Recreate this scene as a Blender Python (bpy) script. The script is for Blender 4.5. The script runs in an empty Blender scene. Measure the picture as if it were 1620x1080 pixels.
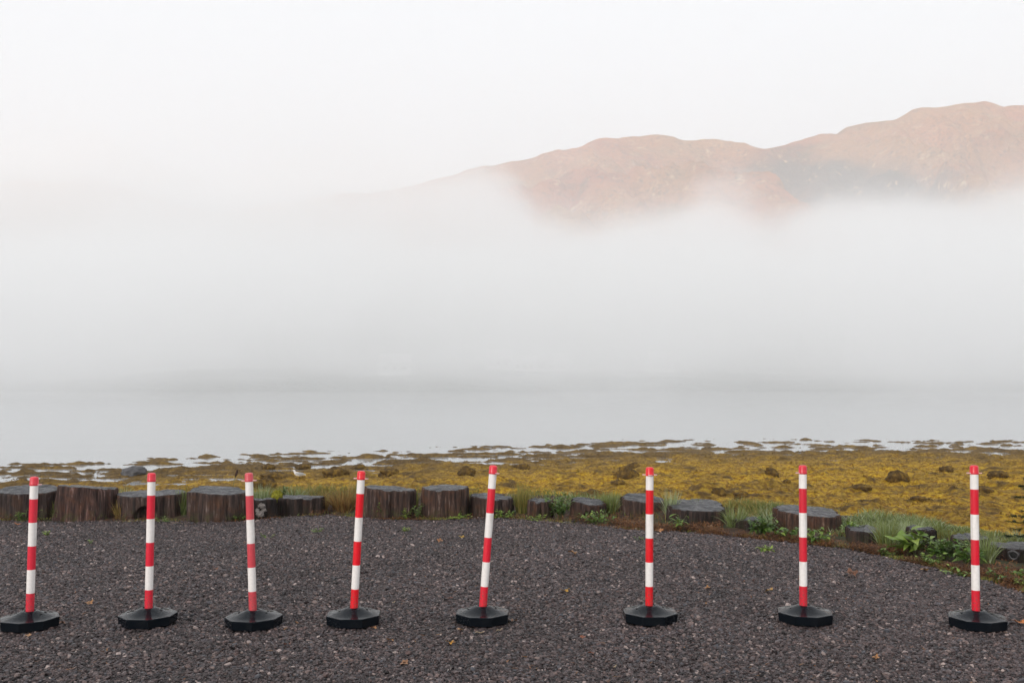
import bpy, bmesh, math, random
import numpy as np
from mathutils import Vector, Matrix, Euler
R = math.radians
random.seed(7); rng = np.random.default_rng(7)
scene = bpy.context.scene
C = scene.collection

# ------------------------------------------------------------------ camera
CAMH = 1.55
F_PX, CX, CY, HOR = 1575.0, 810.0, 540.0, 600.0      # photograph pixels, 1620 x 1080
PITCH = math.atan((HOR - CY) / F_PX)
cam_d = bpy.data.cameras.new('camera')
cam_d.sensor_width = 36.0
cam_d.lens = 36.0 * F_PX / 1620.0
cam_d.clip_start = 0.1
cam_d.clip_end = 20000.0
cam = bpy.data.objects.new('camera', cam_d)
cam.location = (0, 0, CAMH)
cam.rotation_euler = (math.pi / 2 + PITCH, 0, 0)
C.objects.link(cam)
scene.camera = cam

# ------------------------------------------------------------------ light
SUN_EL, SUN_AZ = R(20), R(218)       # azimuth clockwise from +Y: behind the camera, to its left
world = bpy.data.worlds.new('World'); scene.world = world; world.use_nodes = True
wn = world.node_tree; wn.nodes.clear()
w_out = wn.nodes.new('ShaderNodeOutputWorld'); w_bg = wn.nodes.new('ShaderNodeBackground')
w_sky = wn.nodes.new('ShaderNodeTexSky'); w_sky.sky_type = 'NISHITA'; w_sky.sun_disc = False
w_sky.sun_elevation = SUN_EL; w_sky.sun_rotation = SUN_AZ
w_sky.air_density = 1.0; w_sky.dust_density = 3.0; w_sky.ozone_density = 1.0
w_hsv = wn.nodes.new('ShaderNodeHueSaturation'); w_hsv.inputs['Saturation'].default_value = 0.30
w_mix = wn.nodes.new('ShaderNodeMix'); w_mix.data_type = 'RGBA'
w_mix.inputs[0].default_value = 0.88                    # a high thin overcast laid over the clear sky
w_mix.inputs[7].default_value = (7.95, 8.2, 8.5, 1)
wn.links.new(w_sky.outputs[0], w_hsv.inputs['Color'])
wn.links.new(w_hsv.outputs[0], w_mix.inputs[6])
wn.links.new(w_mix.outputs[2], w_bg.inputs['Color'])
wn.links.new(w_bg.outputs[0], w_out.inputs['Surface'])
w_bg.inputs['Strength'].default_value = 0.12
sun_d = bpy.data.lights.new('sun', 'SUN'); sun_d.energy = 1.5; sun_d.angle = R(12)
sun_d.color = (1.0, 0.93, 0.86)
sun = bpy.data.objects.new('sun', sun_d); C.objects.link(sun)
sdir = Vector((math.sin(SUN_AZ) * math.cos(SUN_EL), math.cos(SUN_AZ) * math.cos(SUN_EL), math.sin(SUN_EL)))
sun.rotation_euler = sdir.to_track_quat('Z', 'Y').to_euler()

vs = scene.view_settings
scene.display_settings.display_device = 'sRGB'
vs.view_transform = 'Standard'; vs.look = 'None'; vs.gamma = 1.0; vs.exposure = 0.22; vs.use_curve_mapping = False
cy = scene.cycles
cy.use_denoising = True
cy.max_bounces = 14; cy.volume_bounces = 12; cy.diffuse_bounces = 3; cy.glossy_bounces = 3
cy.volume_step_rate = 1.0; cy.volume_max_steps = 128
cy.use_adaptive_sampling = True; cy.adaptive_threshold = 0.01

# ------------------------------------------------------------------ helpers
def ray(px, py):
    dx, dz = (px - CX) / F_PX, (CY - py) / F_PX
    c, s = math.cos(PITCH), math.sin(PITCH)
    return Vector((dx, c - dz * s, s + dz * c))
def ground_at(px, py, z=0.0):                       # where a photograph pixel meets the level z
    d = ray(px, py); t = (z - CAMH) / d.z
    return Vector((d.x * t, d.y * t, z))
def at_depth(px, py, Y):
    d = ray(px, py); t = Y / d.y
    return Vector((d.x * t, Y, CAMH + d.z * t))

def _h(ix, iy, iz, seed):
    n = (ix * np.int64(374761393) + iy * np.int64(668265263) + iz * np.int64(1440662683) + np.int64(seed) * np.int64(974634777)) & 0xFFFFFFFF
    n = ((n ^ (n >> 13)) * 1274126177) & 0xFFFFFFFF
    n = ((n ^ (n >> 16)) * 2246822519) & 0xFFFFFFFF
    return ((n ^ (n >> 15)) & 0xFFFFFF) / float(0xFFFFFF)
def vnoise(x, y, z=0.0, seed=0):
    x, y, z = np.broadcast_arrays(np.asarray(x, float), np.asarray(y, float), np.asarray(z, float))
    fx, fy, fz = np.floor(x), np.floor(y), np.floor(z)
    ix, iy, iz = fx.astype(np.int64), fy.astype(np.int64), fz.astype(np.int64)
    u, v, w = x - fx, y - fy, z - fz
    u, v, w = u * u * (3 - 2 * u), v * v * (3 - 2 * v), w * w * (3 - 2 * w)
    r = 0
    for a in (0, 1):
        for b in (0, 1):
            for c in (0, 1):
                r = r + _h(ix + a, iy + b, iz + c, seed) * (u if a else 1 - u) * (v if b else 1 - v) * (w if c else 1 - w)
    return r * 2 - 1
def fbm(x, y, z=0.0, octv=4, seed=0, gain=0.5):
    r, amp, f = 0, 1.0, 1.0
    for o in range(octv):
        r = r + amp * vnoise(np.asarray(x) * f, np.asarray(y) * f, np.asarray(z) * f, seed + o * 17)
        amp *= gain; f *= 2.03
    return r
def sst(a, b, v):
    t = np.clip((np.asarray(v, float) - a) / (b - a), 0, 1)
    return t * t * (3 - 2 * t)

def mesh_from(name, V, Fq, mats, parent=None, smooth=True, attrs=None, mat_idx=None):
    """V (n,3) array, Fq (m,k) int array of faces all of k corners, or list of such arrays."""
    if not isinstance(Fq, list): Fq = [Fq]
    me = bpy.data.meshes.new(name)
    V = np.asarray(V, dtype=np.float32)
    me.vertices.add(len(V)); me.vertices.foreach_set('co', V.ravel())
    nl = sum(f.size for f in Fq); npoly = sum(len(f) for f in Fq)
    me.loops.add(nl); me.polygons.add(npoly)
    me.loops.foreach_set('vertex_index', np.concatenate([f.ravel() for f in Fq]).astype(np.int32))
    tot = np.concatenate([np.full(len(f), f.shape[1]) for f in Fq]).astype(np.int32)
    st = np.concatenate([[0], np.cumsum(tot)[:-1]]).astype(np.int32)
    me.polygons.foreach_set('loop_start', st)
    me.polygons.foreach_set('loop_total', tot)
    if smooth: me.polygons.foreach_set('use_smooth', np.ones(npoly, dtype=bool))
    if mat_idx is not None: me.polygons.foreach_set('material_index', np.asarray(mat_idx, dtype=np.int32))
    for m in (mats if isinstance(mats, (list, tuple)) else [mats]): me.materials.append(m)
    if attrs:
        for k, v in attrs.items():
            v = np.asarray(v, dtype=np.float32)
            if v.ndim == 1:
                a = me.attributes.new(k, 'FLOAT', 'POINT'); a.data.foreach_set('value', v)
            else:
                a = me.attributes.new(k, 'FLOAT_COLOR', 'POINT')
                a.data.foreach_set('color', np.concatenate([v, np.ones((len(v), 1), np.float32)], 1).ravel())
    me.update(); me.validate()
    o = bpy.data.objects.new(name, me); C.objects.link(o)
    if parent: o.parent = parent
    return o
def grid_faces(nr, nc, wrap=False):
    i = np.arange(nr - 1)[:, None]; j = np.arange(nc if wrap else nc - 1)[None, :]
    j2 = (j + 1) % nc
    return np.stack([i * nc + j, i * nc + j2, (i + 1) * nc + j2, (i + 1) * nc + j], -1).reshape(-1, 4)
def empty(name, loc, rz=0.0):
    o = bpy.data.objects.new(name, None); C.objects.link(o); o.location = loc; o.rotation_euler = (0, 0, rz)
    o.empty_display_size = 0.1
    return o
def tag(o, label=None, cat=None, group=None, kind=None):
    if label: o['label'] = label
    if cat: o['category'] = cat
    if group: o['group'] = group
    if kind: o['kind'] = kind
    return o
def bm_obj(name, bm, mats, parent=None, smooth=True):
    me = bpy.data.meshes.new(name); bm.to_mesh(me); bm.free()
    if smooth:
        for p in me.polygons: p.use_smooth = True
    for m in (mats if isinstance(mats, (list, tuple)) else [mats]): me.materials.append(m)
    o = bpy.data.objects.new(name, me); C.objects.link(o)
    if parent: o.parent = parent
    return o
def copy_tree(o, parent=None):
    c = o.copy(); C.objects.link(c); c.parent = parent
    for ch in [k for k in bpy.data.objects if k.parent == o]: copy_tree(ch, c)
    return c

class NT:
    """small node-graph writer"""
    def __init__(s, name, rough=0.7, spec=0.5):
        s.m = bpy.data.materials.new(name); s.m.use_nodes = True
        s.t = s.m.node_tree; s.t.nodes.clear()
        s.out = s.n('ShaderNodeOutputMaterial'); s.b = s.n('ShaderNodeBsdfPrincipled')
        s.b.inputs['Roughness'].default_value = rough
        s.b.inputs['Specular IOR Level'].default_value = spec
        s.l(s.b.outputs[0], s.out.inputs['Surface'])
        s._geo = None
    def n(s, t, **k):
        x = s.t.nodes.new(t)
        for a, v in k.items(): setattr(x, a, v)
        return x
    def l(s, a, b): s.t.links.new(a, b)
    def val(s, sock, v):
        if isinstance(v, bpy.types.NodeSocket): s.l(v, sock)
        else: sock.default_value = v
    def pos(s):
        if not s._geo: s._geo = s.n('ShaderNodeNewGeometry')
        return s._geo.outputs['Position']
    def obj(s): return s.n('ShaderNodeTexCoord').outputs['Object']
    def mapping(s, vec, scale):
        x = s.n('ShaderNodeMapping'); s.l(vec, x.inputs['Vector']); x.inputs['Scale'].default_value = scale
        return x.outputs[0]
    def noise(s, vec, scale, detail=4, rough=0.55, dist=0.0):
        x = s.n('ShaderNodeTexNoise'); s.l(vec, x.inputs['Vector'])
        x.inputs['Scale'].default_value = scale; x.inputs['Detail'].default_value = detail
        x.inputs['Roughness'].default_value = rough; x.inputs['Distortion'].default_value = dist
        return x.outputs['Fac']
    def voro(s, vec, scale, out='Distance', feature='F1', rnd=1.0):
        x = s.n('ShaderNodeTexVoronoi', feature=feature); s.l(vec, x.inputs['Vector'])
        x.inputs['Scale'].default_value = scale
        if 'Randomness' in x.inputs: x.inputs['Randomness'].default_value = rnd
        return x.outputs[out]
    def ramp(s, fac, stops, interp='LINEAR'):
        x = s.n('ShaderNodeValToRGB'); s.l(fac, x.inputs[0]); x.color_ramp.interpolation = interp
        e = x.color_ramp.elements
        while len(e) < len(stops): e.new(0.5)
        for i, (p, c) in enumerate(stops):
            e[i].position = p; e[i].color = (c, c, c, 1) if isinstance(c, (int, float)) else (*c, 1)
        return x.outputs[0]
    def mix(s, fac, a, b, mode='MIX'):
        x = s.n('ShaderNodeMix', data_type='RGBA', blend_type=mode)
        s.val(x.inputs[0], fac)
        for i, v in ((6, a), (7, b)):
            if isinstance(v, tuple) and len(v) == 3: v = (*v, 1)
            s.val(x.inputs[i], v)
        return x.outputs[2]
    def math(s, op, a, b=0.0, c=None, clamp=False):
        x = s.n('ShaderNodeMath', operation=op, use_clamp=clamp)
        s.val(x.inputs[0], a); s.val(x.inputs[1], b)
        if c is not None: s.val(x.inputs[2], c)
        return x.outputs[0]
    def mrange(s, v, a, b, c=0.0, d=1.0, smooth=True):
        x = s.n('ShaderNodeMapRange', interpolation_type='SMOOTHSTEP' if smooth else 'LINEAR')
        s.val(x.inputs[0], v)
        for i, q in enumerate((a, b, c, d)): s.val(x.inputs[1 + i], q)
        return x.outputs[0]
    def attr(s, name, out='Fac', typ='GEOMETRY'):
        return s.n('ShaderNodeAttribute', attribute_name=name, attribute_type=typ).outputs[out]
    def bump(s, h, strength=0.5, dist=0.01):
        x = s.n('ShaderNodeBump'); s.l(h, x.inputs['Height'])
        x.inputs['Strength'].default_value = strength; x.inputs['Distance'].default_value = dist
        s.l(x.outputs[0], s.b.inputs['Normal']); return x
    def base(s, c):
        if isinstance(c, tuple): s.b.inputs['Base Color'].default_value = (*c, 1)
        else: s.l(c, s.b.inputs['Base Color'])
    def rough(s, v): s.val(s.b.inputs['Roughness'], v)

# ------------------------------------------------------------------ the lie of the land
WATER_Z = -1.9
edge_px = [(0, 825), (110, 826), (200, 826), (300, 829), (400, 823), (470, 818), (520, 814), (600, 820), (700, 822), (800, 820), (860, 826),
           (930, 832), (1000, 838), (1080, 845), (1150, 847), (1250, 857), (1340, 868), (1420, 886), (1500, 905), (1560, 920), (1620, 938)]
EP = [ground_at(*p) for p in edge_px]
EX = np.array([-30, -12] + [p.x for p in EP] + [4.6, 6.0, 9.0, 14.0, 30]); EY = np.array([10.9, 10.9] + [p.y for p in EP] + [6.3, 4.9, 1.0, -6.0, -24])
def edge_y(x): return np.interp(x, EX, EY) + 0.05 * vnoise(np.asarray(x) * 3.1, 0, 0, 5) + 0.03 * vnoise(np.asarray(x) * 9, 0, 0, 6)
SX = np.array([-200, -60, -20, -14, -6.5, 3, 15.6, 28, 60, 200]); SY = np.array([20, 26, 38.3, 43, 48.0, 52.2, 55.2, 54.2, 50, 40])
def shore_y(x): return np.interp(x, SX, SY) + 0.8 * vnoise(np.asarray(x) * 0.15, 3, 0, 9)
def beach_z(x, y):
    s = shore_y(x) - y
    return WATER_Z + 0.006 * np.minimum(s, 14) - 0.02 + 0.034 * np.maximum(s - 14, 0)
_ex = np.concatenate([np.arange(-30, -12, 2.0), np.arange(-12, 6.5, 0.1), np.arange(6.5, 14, 0.25), np.arange(14, 31, 2.0)])
_ey = np.convolve(np.pad(np.interp(np.arange(-34, 34, 0.05), EX, EY), 8, 'edge'), np.ones(17) / 17, 'valid')
_ey = np.interp(_ex, np.arange(-34, 34, 0.05), _ey)
def verge_t(x, y):
    """signed distance behind the edge of the gravel"""
    x = np.asarray(x, float); y = np.asarray(y, float); sh = x.shape; x = x.ravel(); y = y.ravel()
    out = np.where(y > np.interp(x, _ex, _ey), 99.0, -99.0)
    near = np.where((y > -12) & (y < 24) & (np.abs(x) < 30))[0]
    nxp, nyp = x[near], y[near]; best = np.full(len(near), 1e9)
    for i in range(len(_ex) - 1):
        ax, ay, bx, by = _ex[i], _ey[i], _ex[i + 1], _ey[i + 1]
        dx, dy = bx - ax, by - ay
        u = np.clip(((nxp - ax) * dx + (nyp - ay) * dy) / (dx * dx + dy * dy), 0, 1)
        best = np.minimum(best, (nxp - ax - u * dx) ** 2 + (nyp - ay - u * dy) ** 2)
    out[near] = np.sqrt(best) * np.sign(out[near])
    return out.reshape(sh)
def land_z(x, y):
    t = verge_t(x, y)
    r_ = sst(1.6, 3.2, x); v = 0.03 * sst(0.05, 0.5, t) + (0.14 - 0.03 * r_) * sst(0.45, 1.3, t - 0.35 * r_)
    v = v + 0.02 * fbm(x * 2, y * 2, 0, 3, 21) * sst(0.0, 0.4, t) - 0.012 * (1 - sst(-0.02, 0.06, t))
    w = sst(1.2, 2.7, t - 0.2 * r_)
    return v * (1 - w) + beach_z(x, y) * w
def zone(x, y): return verge_t(x, y)
def ground_z(x, y): return float(land_z(np.array([x]), np.array([y]))[0])

# ------------------------------------------------------------------ setting materials
def mat_soil():
    m = NT('soil', 0.85)
    p = m.pos(); n1 = m.noise(p, 14, 6, 0.65); n2 = m.noise(p, 3, 3)
    c = m.ramp(n1, [(0.3, (0.018, 0.011, 0.007)), (0.55, (0.055, 0.026, 0.012)), (0.75, (0.12, 0.05, 0.018))])
    m.base(m.mix(m.ramp(n2, [(0.45, 0.0), (0.62, 1.0)]), c, (0.045, 0.05, 0.015)))
    m.bump(n1, 0.8, 0.03); return m.m
def mat_gravel():
    m = NT('gravel_bed', 0.7)
    p = m.pos(); v = m.voro(p, 62, 'Color'); d = m.voro(p, 62, 'Distance')
    g = m.ramp(v, [(0.0, (0.03, 0.024, 0.025)), (0.6, (0.07, 0.058, 0.058)), (1.0, (0.13, 0.11, 0.11))])
    m.base(m.mix(m.ramp(d, [(0.25, 0.0), (0.6, 1.0)]), g, (0.010, 0.008, 0.008)))
    inv = m.math('SUBTRACT', 1.0, d); m.bump(inv, 1.0, 0.012); return m.m
def mat_stone():
    m = NT('gravel_stone', 0.5, 0.35)
    r = m.n('ShaderNodeObjectInfo').outputs['Random']
    c = m.ramp(r, [(0.0, (0.018, 0.014, 0.015)), (0.25, (0.046, 0.036, 0.036)), (0.5, (0.086, 0.068, 0.067)), (0.70, (0.14, 0.115, 0.112)),
                   (0.82, (0.075, 0.085, 0.10)), (0.90, (0.15, 0.105, 0.095)), (0.975, (0.26, 0.22, 0.20)), (1.0, (0.55, 0.49, 0.45))])
    big = m.noise(m.pos(), 0.9, 5, 0.65)
    c = m.mix(1.0, c, m.ramp(big, [(0.3, (0.52, 0.465, 0.465)), (0.7, (0.84, 0.74, 0.74))]), 'MULTIPLY')
    m.base(c)
    m.rough(m.mrange(m.noise(m.pos(), 40, 2), 0.3, 0.7, 0.25, 0.62)); return m.m
def mat_seaweed():
    m = NT('seaweed', 0.75, 0.18)
    p = m.pos(); sh = m.attr('far'); fl = m.attr('tone')
    n1 = m.noise(p, 9, 5, 0.7); n2 = m.noise(p, 1.3, 3, 0.6)
    near = m.ramp(n1, [(0.25, (0.060, 0.026, 0.004)), (0.42, (0.25, 0.12, 0.009)), (0.54, (0.47, 0.285, 0.018)), (0.72, (0.64, 0.44, 0.040))])
    far = m.ramp(n1, [(0.25, (0.034, 0.023, 0.013)), (0.5, (0.13, 0.080, 0.027)), (0.72, (0.26, 0.16, 0.042))])
    f = m.math('ADD', sh, m.math('MULTIPLY', m.math('SUBTRACT', n2, 0.5), 1.4), clamp=True)
    c = m.mix(f, near, far)
    dk = m.mix(n1, (0.030, 0.018, 0.006), (0.14, 0.080, 0.020))
    m.base(m.mix(fl, c, dk))
    m.bump(m.noise(p, 22, 5, 0.75), 1.0, 0.05); return m.m
def mat_water():
    m = NT('water', 0.09, 0.5)
    m.base((0.30, 0.315, 0.325)); m.b.inputs['IOR'].default_value = 1.33
    p = m.pos()
    h = m.math('ADD', m.noise(m.mapping(p, (0.5, 1.6, 1)), 1.5, 4, 0.6), m.math('MULTIPLY', m.noise(m.mapping(p, (0.06, 0.25, 1)), 1.0, 3), 3.0))
    m.bump(h, 0.12, 0.05); return m.m
def mat_hill():
    m = NT('hill', 0.95, 0.1)
    p = m.pos(); a = m.noise(p, 0.012, 6, 0.65); b = m.noise(p, 0.045, 6, 0.7); c = m.noise(p, 0.004, 4)
    base = m.ramp(a, [(0.3, (0.20, 0.12, 0.05)), (0.46, (0.48, 0.165, 0.075)), (0.6, (0.60, 0.235, 0.10)), (0.75, (0.26, 0.08, 0.045))])
    base = m.mix(m.ramp(c, [(0.42, 0.0), (0.58, 0.75)]), base, (0.50, 0.27, 0.12))
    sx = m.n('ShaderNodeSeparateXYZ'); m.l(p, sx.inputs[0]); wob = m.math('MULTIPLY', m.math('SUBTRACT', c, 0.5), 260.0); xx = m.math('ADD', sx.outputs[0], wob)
    gul = m.math('MULTIPLY', m.math('MULTIPLY', m.mrange(xx, 330, 430), m.mrange(xx, 620, 540)), m.mrange(m.math('ADD', sx.outputs[2], wob), 400, 330))  # mask for the painted shade of the side valley
    base = m.mix(m.math('MULTIPLY', gul, 0.85), base, (0.10, 0.10, 0.085))  # shade of the side valley painted into the hill colour as dark grey
    d = m.noise(p, 0.16, 4, 0.75)
    base = m.mix(m.math('MULTIPLY', m.ramp(b, [(0.54, 0.0), (0.62, 1.0)]), m.ramp(d, [(0.50, 0.0), (0.58, 1.0)])), base, (0.72, 0.52, 0.32))
    base = m.mix(m.mrange(sx.outputs[2], 90, 25, 0, 1), base, m.mix(a, (0.03, 0.05, 0.025), (0.06, 0.085, 0.04)))
    m.base(m.mix(m.ramp(d, [(0.36, 0.6), (0.46, 0.0)]), base, (0.06, 0.035, 0.03)))
    m.bump(b, 0.8, 16.0); return m.m
def mat_simple(name, col, rough=0.6, spec=0.5, var=0.25, sc=30, bump=0.0):
    m = NT(name, rough, spec); n = m.noise(m.obj(), sc, 4)
    lo = tuple(c * (1 - var) for c in col); hi = tuple(min(1, c * (1 + var)) for c in col)
    m.base(m.ramp(n, [(0.3, lo), (0.7, hi)]))
    if bump: m.bump(n, bump, 0.004)
    return m.m
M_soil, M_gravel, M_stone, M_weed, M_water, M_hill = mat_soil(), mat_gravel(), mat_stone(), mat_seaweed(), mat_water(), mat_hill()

# ------------------------------------------------------------------ ground, beach, water
def spaced(vals):                                           # grid coordinates, finer near the car park
    return np.concatenate(vals)
gx = spaced([np.linspace(-900, -60, 30)[:-1], np.linspace(-60, -9, 90)[:-1], np.linspace(-9, 9, 260)[:-1], np.linspace(9, 60, 90)[:-1], np.linspace(60, 900, 30)])
gy = spaced([np.linspace(-300, 0, 20)[:-1], np.linspace(0, 6, 24)[:-1], np.linspace(6, 16, 200)[:-1], np.linspace(16, 70, 120)[:-1], np.linspace(70, 230, 20)])
X, Y = np.meshgrid(gx, gy)
Z = land_z(X, Y) - 0.02 - 0.3 * sst(1.9, 3.0, verge_t(X, Y))
Z = np.maximum(Z, WATER_Z - 3.0)
gnd = mesh_from('ground', np.stack([X, Y, Z], -1).reshape(-1, 3), grid_faces(len(gy), len(gx)), M_soil)
tag(gnd, kind='structure', label='dark soil verge and bank behind the gravel')

# gravel yard: a sheet whose far side follows the verge
nx, ny = 420, 130
xs = np.concatenate([np.linspace(-40, -8, 60)[:-1], np.linspace(-8, 6.2, 300)[:-1], np.linspace(6.2, 28, 61)])
ty = np.linspace(0, 1, ny) ** 0.6
X = np.repeat(xs[None, :], ny, 0); far_y = edge_y(xs)
Y = -26 + (far_y[None, :] + 26) * ty[:, None]
Zg = 0.004 + 0.012 * fbm(X * 0.8, Y * 0.8, 0, 3, 31)
Zg[-1] -= 0.03
gv = mesh_from('gravel_yard', np.stack([X, Y, Zg], -1).reshape(-1, 3), grid_faces(ny, len(xs)), M_gravel)
tag(gv, kind='structure', label='purple grey gravel parking yard')
def gravel_z(x, y): return 0.004 + 0.012 * fbm(np.asarray(x) * 0.8, np.asarray(y) * 0.8, 0, 3, 31)

# loose stones on it: instanced in one object
def loose_stones():
    n = 620000
    x = rng.uniform(-7.2, 6.3, n); y = rng.uniform(3.9, 11.6, n)
    ok = (np.abs(x) < 0.54 * y + 0.8) & (y < edge_y(x) + 0.05 * rng.normal(size=n) + 0.02)
    x, y = x[ok], y[ok]; n = len(x)
    s = np.clip(np.exp(rng.normal(math.log(0.0068), 0.34, n)), 0.003, 0.017)
    z = gravel_z(x, y) + s * rng.uniform(0.0, 0.55, n)
    me = bpy.data.meshes.new('gravel_stones')
    me.vertices.add(n); me.vertices.foreach_set('co', np.stack([x, y, z], -1).astype(np.float32).ravel())
    a = me.attributes.new('size', 'FLOAT_VECTOR', 'POINT')
    sc = np.stack([s * rng.uniform(0.85, 1.45, n), s * rng.uniform(0.7, 1.1, n), s * rng.uniform(0.45, 0.8, n)], -1)
    a.data.foreach_set('vector', sc.astype(np.float32).ravel())
    a = me.attributes.new('turn', 'FLOAT_VECTOR', 'POINT')
    a.data.foreach_set('vector', np.stack([rng.normal(0, 0.35, n), rng.normal(0, 0.35, n), rng.uniform(0, 6.28, n)], -1).astype(np.float32).ravel())
    a = me.attributes.new('pick', 'INT', 'POINT'); a.data.foreach_set('value', rng.integers(0, 7, n).astype(np.int32))
    o = bpy.data.objects.new('gravel_stones', me); C.objects.link(o)
    me.materials.append(M_stone)
    g = bpy.data.node_groups.new('stone_scatter', 'GeometryNodeTree')
    g.interface.new_socket('Geometry', in_out='INPUT', socket_type='NodeSocketGeometry')
    g.interface.new_socket('Geometry', in_out='OUTPUT', socket_type='NodeSocketGeometry')
    N, L = g.nodes, g.links
    gi, go = N.new('NodeGroupInput'), N.new('NodeGroupOutput')
    join = N.new('GeometryNodeGeometryToInstance')
    for k in range(7):
        ico = N.new('GeometryNodeMeshIcoSphere'); ico.inputs['Radius'].default_value = 1.0; ico.inputs['Subdivisions'].default_value = 2
        nz = N.new('ShaderNodeTexNoise'); nz.noise_dimensions = '4D'
        nz.inputs['W'].default_value = 3.7 * k + 1; nz.inputs['Scale'].default_value = 1.1; nz.inputs['Detail'].default_value = 1.5
        sub = N.new('ShaderNodeVectorMath'); sub.operation = 'SUBTRACT'; sub.inputs[1].default_value = (0.5, 0.5, 0.5)
        scl = N.new('ShaderNodeVectorMath'); scl.operation = 'SCALE'; scl.inputs['Scale'].default_value = 1.9
        sp = N.new('GeometryNodeSetPosition'); sm = N.new('GeometryNodeSetMaterial'); sm.inputs['Material'].default_value = M_stone
        L.new(nz.outputs['Color'], sub.inputs[0]); L.new(sub.outputs[0], scl.inputs[0]); L.new(scl.outputs[0], sp.inputs['Offset'])
        L.new(ico.outputs['Mesh'], sp.inputs['Geometry']); L.new(sp.outputs[0], sm.inputs['Geometry']); L.new(sm.outputs[0], join.inputs[0])
    ins = N.new('GeometryNodeInstanceOnPoints'); ins.inputs['Pick Instance'].default_value = True
    def nat(nm, typ):
        q = N.new('GeometryNodeInputNamedAttribute'); q.data_type = typ; q.inputs['Name'].default_value = nm
        return q.outputs['Attribute']
    L.new(gi.outputs[0], ins.inputs['Points']); L.new(join.outputs[0], ins.inputs['Instance'])
    L.new(nat('pick', 'INT'), ins.inputs['Instance Index'])
    L.new(nat('turn', 'FLOAT_VECTOR'), ins.inputs['Rotation']); L.new(nat('size', 'FLOAT_VECTOR'), ins.inputs['Scale'])
    L.new(ins.outputs[0], go.inputs[0])
    md = o.modifiers.new('scatter', 'NODES'); md.node_group = g
    tag(o, 'loose dark purple grey gravel chips covering the yard', 'gravel', kind='stuff')
loose_stones()

# seaweed carpet: heaped wrack over the foreshore, breaking up into floating patches
def weed_surface(x, y):
    s = shore_y(x) - y
    b = beach_z(x, y)
    q1, q2 = x * 0.92 + y * 0.39, y * 0.92 - x * 0.39
    wx_ = vnoise(x * 0.8, y * 0.8, 0, 48) * 0.6; m1 = fbm(q1 * 0.42 + wx_, q2 * 0.62, 0, 3, 41); m2 = fbm(q1 * 1.7 + wx_, q2 * 2.0 + wx_, 0, 3, 43); m3 = fbm(q2 * 6, q1 * 6, 0, 2, 47)
    lump = 0.13 * m1 + 0.085 * m2 + 0.030 * m3
    lo = 0.115 * (vnoise(x * 0.16, y * 0.22, 0, 58) * 0.2 + fbm(x * 0.8 + 0.5 * wx_, y * 1.5, 0, 4, 51, 0.65))
    k = sst(10, 20, s)
    t = verge_t(x, y)
    z = b + lump * (0.12 + 0.88 * k) + lo * (1 - 0.8 * k) - 0.070 * (1 - sst(4, 15, s)) + 0.03
    return z - 0.6 * (1 - sst(1.4, 2.2, t)), m1, m2
ang = np.linspace(-0.95, 1.0, 900)
rr = np.exp(np.linspace(math.log(9.3), math.log(66), 620))
X = np.outer(rr, ang); Y = np.repeat(rr[:, None], len(ang), 1)
Z, m1, m2 = weed_surface(X, Y)
S = shore_y(X) - Y
Z = Z - 0.16 * sst(0, -6, S)
FAR = np.clip(1 - (S - 7) / 13, 0, 1); FAR = FAR ** 1.1
TONE = np.clip(sst(0.35, 0.8, m1 + 0.7 * m2) * 0.4 + 0.55 * sst(0.25, 0.7, fbm(X * 3.1 + 7, Y * 3.3, 0, 3, 49)), 0, 1)
weed = mesh_from('seaweed', np.stack([X, Y, Z], -1).reshape(-1, 3), grid_faces(len(rr), len(ang)), M_weed,
                 attrs={'far': FAR.ravel(), 'tone': TONE.ravel()})
tag(weed, 'ochre and brown seaweed carpet on the foreshore', 'seaweed', kind='stuff')

def fronds():
    n = 90000
    r = np.exp(rng.uniform(math.log(11), math.log(46), n)); a = rng.uniform(-0.62, 0.66, n)
    x = r * a; y = r
    s = shore_y(x) - y; ok = (s > 4) & (verge_t(x, y) > 1.9)
    x, y, s, r = x[ok], y[ok], s[ok], r[ok]; n = len(x)
    z, m1, m2 = weed_surface(x, y)
    th = rng.uniform(0, 6.283, n); L = rng.uniform(0.04, 0.10, n) * (0.6 + r / 30); w = L * rng.uniform(0.12, 0.25, n)
    up = rng.uniform(0.008, 0.028, n) * (0.6 + r / 40)
    dx, dy = np.cos(th), np.sin(th); px, py = -dy, dx
    V = np.zeros((n, 6, 3))
    for k, (f, h, ww) in enumerate([(0, 0.0, 1.0), (0.5, 1.0, 1.3), (1.0, 0.1, 0.5)]):
        for j, sg in enumerate((-1, 1)):
            V[:, k * 2 + j, 0] = x + dx * L * f + px * w * ww * sg * 0.5
            V[:, k * 2 + j, 1] = y + dy * L * f + py * w * ww * sg * 0.5
            V[:, k * 2 + j, 2] = z + up * h - 0.004
    i = np.arange(n)[:, None] * 6
    Fq = np.concatenate([i + np.array([[0, 1, 3, 2]]), i + np.array([[2, 3, 5, 4]])])
    far = np.clip(1 - (s - 7) / 13, 0, 1) ** 1.1
    tone = np.clip(sst(0.35, 0.8, m1 + 0.7 * m2) * 0.6 + (rng.random(n) < 0.08) * 0.4, 0, 1)
    o = mesh_from('seaweed_fronds', V.reshape(-1, 3), Fq, M_weed, attrs={'far': np.repeat(far, 6), 'tone': np.repeat(tone, 6)})
    tag(o, 'tangled seaweed fronds lying on the foreshore', 'seaweed', kind='stuff')
fronds()

wp = mesh_from('water', [(-3000, 15, WATER_Z), (3000, 15, WATER_Z), (3000, 1500, WATER_Z), (-3000, 1500, WATER_Z)], np.array([[0, 1, 2, 3]]), M_water)
tag(wp, kind='structure', label='calm grey sea loch')

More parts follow.
